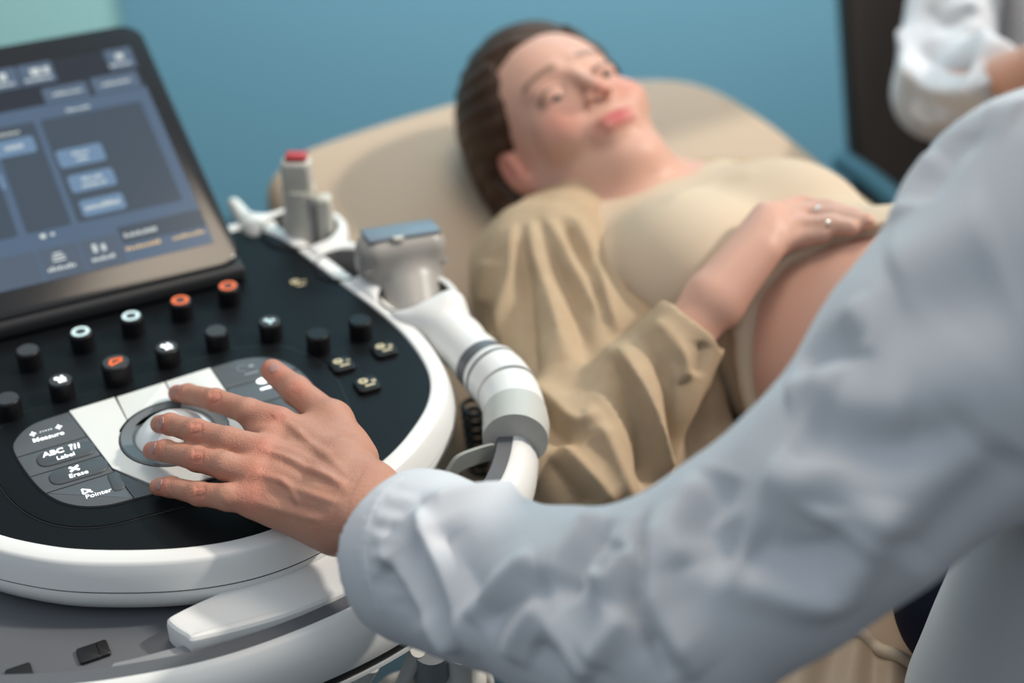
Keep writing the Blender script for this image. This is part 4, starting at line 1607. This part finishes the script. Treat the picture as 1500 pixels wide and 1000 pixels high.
V, Q = surfnet(coat_f, (-.13, .40, .70), (.85, 1.0, 1.36), .0026)
V = relax(V, Q, 2)
coat_folds = [
    ([(617, 742), (711, 725), (757, 726)], .009, .005), ([(615, 745), (622, 782), (650, 837), (677, 898), (700, 960)], .006, .006),
    ([(556, 800), (602, 864), (643, 918), (672, 952)], .006, .007), ([(562, 825), (590, 862), (625, 915)], .007, -.008),
    ([(640, 770), (672, 830), (700, 880)], .012, -.006),
    ([(890, 755), (862, 785), (840, 815), (828, 850), (826, 885)], .0065, -.011), ([(875, 752), (845, 785), (822, 815), (812, 850)], .009, .006),
    ([(945, 752), (940, 790), (935, 845), (933, 888), (955, 932), (989, 993)], .006, -.020),
    ([(962, 748), (957, 800), (952, 860), (958, 900), (985, 940), (1020, 990)], .010, .012),
    ([(785, 816), (738, 850), (690, 905)], .007, .006), ([(800, 845), (750, 880), (704, 915)], .009, -.007),
    ([(789, 877), (758, 925), (745, 960)], .007, .006), ([(921, 800), (905, 830), (888, 850), (870, 845)], .007, .007),
    ([(905, 790), (885, 815), (868, 835)], .007, -.007), ([(870, 966), (895, 930), (915, 900)], .006, .006),
    ([(800, 900), (840, 950), (870, 990)], .009, .005), ([(780, 945), (830, 985)], .008, -.005),
    ([(1060, 690), (1036, 730), (1024, 768), (1056, 802), (1080, 812)], .012, -.016), ([(1035, 700), (1008, 735), (995, 780), (1010, 830)], .012, .009),
    ([(1195, 672), (1190, 700), (1156, 703), (1120, 690)], .012, .008), ([(1180, 620), (1240, 644), (1324, 652), (1440, 636)], .014, -.010),
    ([(1180, 600), (1250, 610), (1340, 615)], .016, .006),
    ([(1040, 832), (1124, 856), (1212, 876), (1246, 838), (1284, 768), (1292, 728)], .011, .009),
    ([(1090, 800), (1140, 822), (1196, 808), (1225, 770)], .016, -.012), ([(1210, 740), (1205, 770), (1200, 800)], .009, .006),
    ([(1300, 790), (1350, 700), (1420, 640)], .018, .005), ([(1330, 830), (1410, 750), (1500, 660)], .018, -.007),
    ([(1168, 545), (1195, 520), (1225, 500), (1255, 520)], .010, -.012), ([(1150, 580), (1190, 560), (1240, 560)], .012, .007),
    ([(1240, 450), (1250, 480), (1240, 510)], .012, .006),
    ([(1340, 300), (1365, 250), (1400, 205), (1440, 185)], .014, -.009), ([(1320, 320), (1335, 270), (1370, 220)], .012, .005),
    ([(1400, 160), (1440, 170), (1500, 165)], .012, .006), ([(1300, 400), (1380, 360), (1460, 330)], .022, .006),
    ([(1280, 480), (1370, 460), (1480, 430)], .022, -.005)]
for k in range(13):                                           # gathers beside the cuff seam
    y0 = 712 + k * 14.5; x0 = 588 - 48 * math.sin(math.pi * (k + 1.5) / 15) + 2 * (k % 3)
    coat_folds.append(([(x0, y0), (x0 + 14, y0 + 3), (x0 + 34 + 12 * (k % 2), y0 + 9)], .0020, .0005 if k % 2 else -.0005))
    coat_folds.append(([(x0 - 6, y0 + 7), (x0 - 22, y0 + 6)], .0020, .0004))
def wrinkle(P, sc, seed):
    r = np.random.RandomState(seed); o = np.zeros(len(P))
    for _ in range(7):
        k = r.normal(size=3); k /= np.linalg.norm(k); k *= sc * (0.6 + 1.2 * r.rand())
        k2 = r.normal(size=3) * sc * .25
        o += np.sin(P @ k + 1.8 * np.sin(P @ k2 + r.rand() * 6) + r.rand() * 6)
    return o / 7


V = folds(V, Q, coat_f, [(a, b * .9, float(np.clip(c * 2.1, -.026, .020))) for a, b, c in coat_folds if a[0][0] < 1000], True)
V = folds(V, Q, coat_f, [(a, b * 1.15, c * 1.25) for a, b, c in coat_folds if a[0][0] >= 1000])
N_ = normals(V, Q)
V = V + N_ * (.0010 * wrinkle(V, 45, 1) * np.clip((V[:, 0] + .10) * 8, 0, 1))[:, None]
V = relax(V, Q, 1)
coat = mk('coat', V, Q, M['coat'], doctor, world=True)
# cuff stitching
seam = [trace(coat_f, *q) for q in [(590, 700), (572, 712), (555, 730), (545, 750), (538, 775), (535, 800), (536, 825), (541, 850), (548, 875), (555, 895)]]
seam = resample(cr([q for q in seam if q is not None], 6), .0032)
mb = MB()
for i in range(0, len(seam) - 1):
    a, b = seam[i], seam[i + 1]
    mb.tube([a, a + (b - a) * .6], .0004, 6)
tag(mb.build('stitching', M['coat_thread'], doctor, world=True))

# navy trousers on the seated lap and legs
def lap_f(p):
    d = cap(p, np.array([.46, .72, .83]), np.array([.375, .82, .82]), .095, .072)
    d = smin(d, cap(p, np.array([.46, .70, .83]), np.array([.22, .50, .80]), .09, .072), .04)
    d = smin(d, cap(p, np.array([.22, .50, .80]), np.array([.20, .44, .10]), .07, .045), .03)
    d = smin(d, cap(p, np.array([.46, .70, .83]), np.array([.32, .50, .80]), .09, .075), .05)
    d = smin(d, cap(p, np.array([.32, .50, .80]), np.array([.34, .42, .10]), .07, .045), .03)
    return d


V, Q = surfnet(lap_f, (.12, .35, .04), (.62, 1.0, .96), .007)
mk('trousers', relax(V, Q, 2), Q, M['navy'], doctor, world=True)
for x, y in ((.20, .44), (.34, .42)):
    mb = MB(); mb.box((x - .02, y + .05, .035), (.085, .24, .07), bev=.025)
    mb.build('shoe', M['probe_white'], doctor, world=True)


# ------------------------------------------------------------------ cables below and behind the handle
cab = thing('cable_bundle', 'bundle of off-white cables hanging below the white hoop handle', 'cables', (0.02, .80, .35))
paths = [[(612, 952, .80), (590, 1000, .74), (560, 1060, .66)], [(545, 975, .76), (520, 1020, .70), (500, 1080, .62)],
         [(640, 960, .78), (700, 975, .74), (712, 1010, .70), (680, 1060, .62)], [(660, 955, .76), (640, 985, .73), (600, 990, .70), (560, 1010, .68), (540, 1080, .6)]]
for pts in paths:
    P = cr([onz(x, y, z) for x, y, z in pts], 8)
    MB().tube(list(P), .0062, 14).build('cable', M['cable'], cab, world=True)
a_, b_ = onz(678, 950, .80), onz(684, 1040, .66)
MB().tube([a_, a_ + (b_ - a_) * .35, a_ + (b_ - a_) * .4, b_], [.013, .013, .018, .016], 20).build('plug', M['cable'], cab, world=True)
a_, b_ = onz(632, 945, .80), onz(634, 1010, .70)
MB().tube([a_, b_], [.016, .016], 20).build('socket', M['mid_grey'], cab, world=True)

coil = []
ca, cb = onz(690, 590, .83), onz(702, 690, .74)
for k in range(220):
    t = k / 219; a = t * 2 * math.pi * 8
    coil.append(ca + (cb - ca) * t + np.array([.0085 * math.cos(a), .0085 * math.sin(a), 0]))
coil = [ca + np.array([0, 0, .05])] + coil + [cb + np.array([0, 0, -.10]), cb + np.array([.02, .02, -.30])]
tag(MB().tube(coil, .0026, 10).build('coiled_cable', M['black']), 'black coiled cable hanging between the machine deck and its white handle', 'cable')

# ------------------------------------------------------------------ dark chair and the person beyond the couch
chair = thing('chair', 'dark brown high-backed chair standing beyond the couch against the blue wall', 'chair', (.72, 2.0, 0))
dv = Vector((-.02, .10, .19)).normalized(); xv = Vector((1, 0, 0)); nv = dv.cross(xv).normalized() * -1
xv = nv.cross(dv).normalized() * -1
RB = Matrix((xv, nv, dv)).transposed()
base = Vector((.495 + .26, 1.90, .70))
mb = MB(); mb.box(base + dv * .28 + nv * .0, (.52, .07, 1.05), R=RB, bev=.02)
mb.build('backrest', M['leather'], chair, world=True)
MB().box((.79, 1.72, .45), (.46, .46, .10), bev=.03).build('seat', M['leather'], chair, world=True)
for x in (.59, .99):
    for y in (1.52, 1.92):
        MB().tube([(x, y, 0.0), (x, y, .42)], .018, 16).build('leg', M['black'], chair, world=True)
aa = at(1236, 238, 1.95); ab = at(1330, 310, 1.72)
MB().tube(list(cr([aa, (aa + ab) / 2 + np.array([0, 0, .004]), ab], 6)), .016, 20).build('armrest', M['arm_blue'], chair, world=True)
MB().tube([ab, np.array([ab[0], ab[1], .42])], .014, 16).build('armrest_post', M['black'], chair, world=True)

comp = thing('person', 'person in pale coat sitting beyond the couch, only one bent sleeve in view', 'person', (.72, 1.80, .5))
s2 = at(1420, -150, 1.90); e2 = at(1378, 135, 1.78); h2 = at(1482, 108, 1.62); h3 = at(1530, 80, 1.58)
tc_ = np.array([.76, 1.86, .0])
CH = frame3((0, 0, 1), (-.6, -.8, 0)); CHC = tc_ + np.array([-.02, -.02, 1.36])


def comp_f(p):
    q = (p - CHC) @ CH
    d = head_f(q)
    d = smin(d, cap(p, tc_ + np.array([0, 0, 1.15]), CHC + np.array([0, 0, -.06]), .055, .05), .03)
    d = smin(d, cap(p, tc_ + np.array([0, 0, 1.0]), tc_ + np.array([0, -.03, .60]), .12, .13), .05)
    d = smin(d, cap(p, s2, e2, .045, .038), .03)
    d = smin(d, cap(p, s2, tc_ + np.array([0, 0, 1.08]), .05, .06), .03)
    d = smin(d, cap(p, e2, h2, .036, .023), .02)
    d = smin(d, cap(p, h2, h3, .024, .020), .01)
    for k in range(4):
        b = h3 + np.array([.012 - k * .004, -.018 + k * .016, .004 - k * .004])
        d = smin(d, cap(p, b, b + np.array([.06, -.012 + .006 * k, -.012]), .0085, .007), .004)
    d = smin(d, cap(p, h2, h2 + np.array([.03, -.03, .0]), .012, .009), .008)
    for sd_ in (-.1, .1):
        d = smin(d, cap(p, tc_ + np.array([sd_, 0, .60]), tc_ + np.array([sd_ - .05, -.40, .58]), .08, .06), .04)
        d = smin(d, cap(p, tc_ + np.array([sd_ - .05, -.40, .58]), tc_ + np.array([sd_ - .05, -.36, .06]), .055, .04), .03)
    return d


V, Q = surfnet(comp_f, (.30, 1.2, .0), (1.15, 2.15, 1.55), .007)
mk('body', relax(V, Q, 1), Q, M['face_skin'], comp, world=True)


def comp_coat(p):
    d = cap(p, s2, e2, .062, .058)
    d = smin(d, cap(p, e2, e2 + (h2 - e2) * .86, .056, .040), .015)
    t = cap(p, tc_ + np.array([.02, .02, 1.06]), tc_ + np.array([0, -.02, .58]), .145, .16)
    t = smin(t, cap(p, s2, tc_ + np.array([0, 0, 1.08]), .065, .08), .04)
    d = smin(d, t, .02)
    dd = (h2 - e2) / np.linalg.norm(h2 - e2)
    near = np.linalg.norm(p - h2, axis=1) < .09
    return np.where(near, smax(d, (p - e2) @ dd - np.linalg.norm(h2 - e2) * .86, .003), d)


V, Q = surfnet(comp_coat, (.35, 1.25, .40), (1.1, 2.15, 1.32), .0045)
V = relax(V, Q, 2)
V = folds(V, Q, comp_coat, [(a, b, c * 1.5) for a, b, c in [([(1330, 90), (1370, 125), (1420, 130), (1455, 110)], .010, .016), ([(1345, 70), (1380, 95), (1420, 100)], .012, -.016),
                            ([(1410, 0), (1420, 40), (1450, 70)], .012, .014), ([(1350, 10), (1390, 30), (1430, 20)], .010, -.014),
                            ([(1340, 150), (1370, 170), (1400, 160)], .012, .012), ([(1325, 40), (1335, 90), (1350, 130)], .010, .010)]], True)
mk('coat', V, Q, M['coat'], comp, world=True)

# loose cream cloth on the near edge of the couch
edge = cr([onz(x, y, .762) for x, y in [(1090, 1010), (1135, 975), (1185, 942), (1235, 924), (1275, 936), (1305, 960), (1345, 972), (1390, 1000)]], 8)
dn = onz(1230, 1100, .748) - onz(1230, 940, .748); dn /= np.linalg.norm(dn)
vv = []; ff = []; n_ = len(edge); rows_ = 10
for j in range(rows_):
    for i in range(n_):
        q = edge[i] + dn * (.016 * j)
        q[2] = .752 + .010 * math.exp(-j * .6) + .003 * math.sin(i * .5 + j * .3)
        vv.append(q)
top_n = len(vv)
vv += [q - np.array([0, 0, .004]) for q in vv]
for j in range(rows_ - 1):
    for i in range(n_ - 1):
        a = j * n_ + i
        ff.append((a, a + 1, a + n_ + 1, a + n_)); ff.append((top_n + a, top_n + a + n_, top_n + a + n_ + 1, top_n + a + 1))
for i in range(n_ - 1):
    ff.append((i, top_n + i, top_n + i + 1, i + 1)); a = (rows_ - 1) * n_ + i
    ff.append((a, a + 1, top_n + a + 1, top_n + a))
for j in range(rows_ - 1):
    a = j * n_; ff.append((a, a + n_, top_n + a + n_, top_n + a)); a = j * n_ + n_ - 1
    ff.append((a, top_n + a, top_n + a + n_, a + n_))
cloth = thing('draped_cloth', 'tan cloth with a cream hem lying on the couch edge below the doctor\'s arm', 'cloth', (.25, .75, .745))
mk('cloth_sheet', vv, ff, M['bed'], cloth, world=True)
MB().tube([q + np.array([0, 0, .0]) for q in np.array(vv[:n_])], .0055, 12).build('hem', M['jersey'], cloth, world=True)
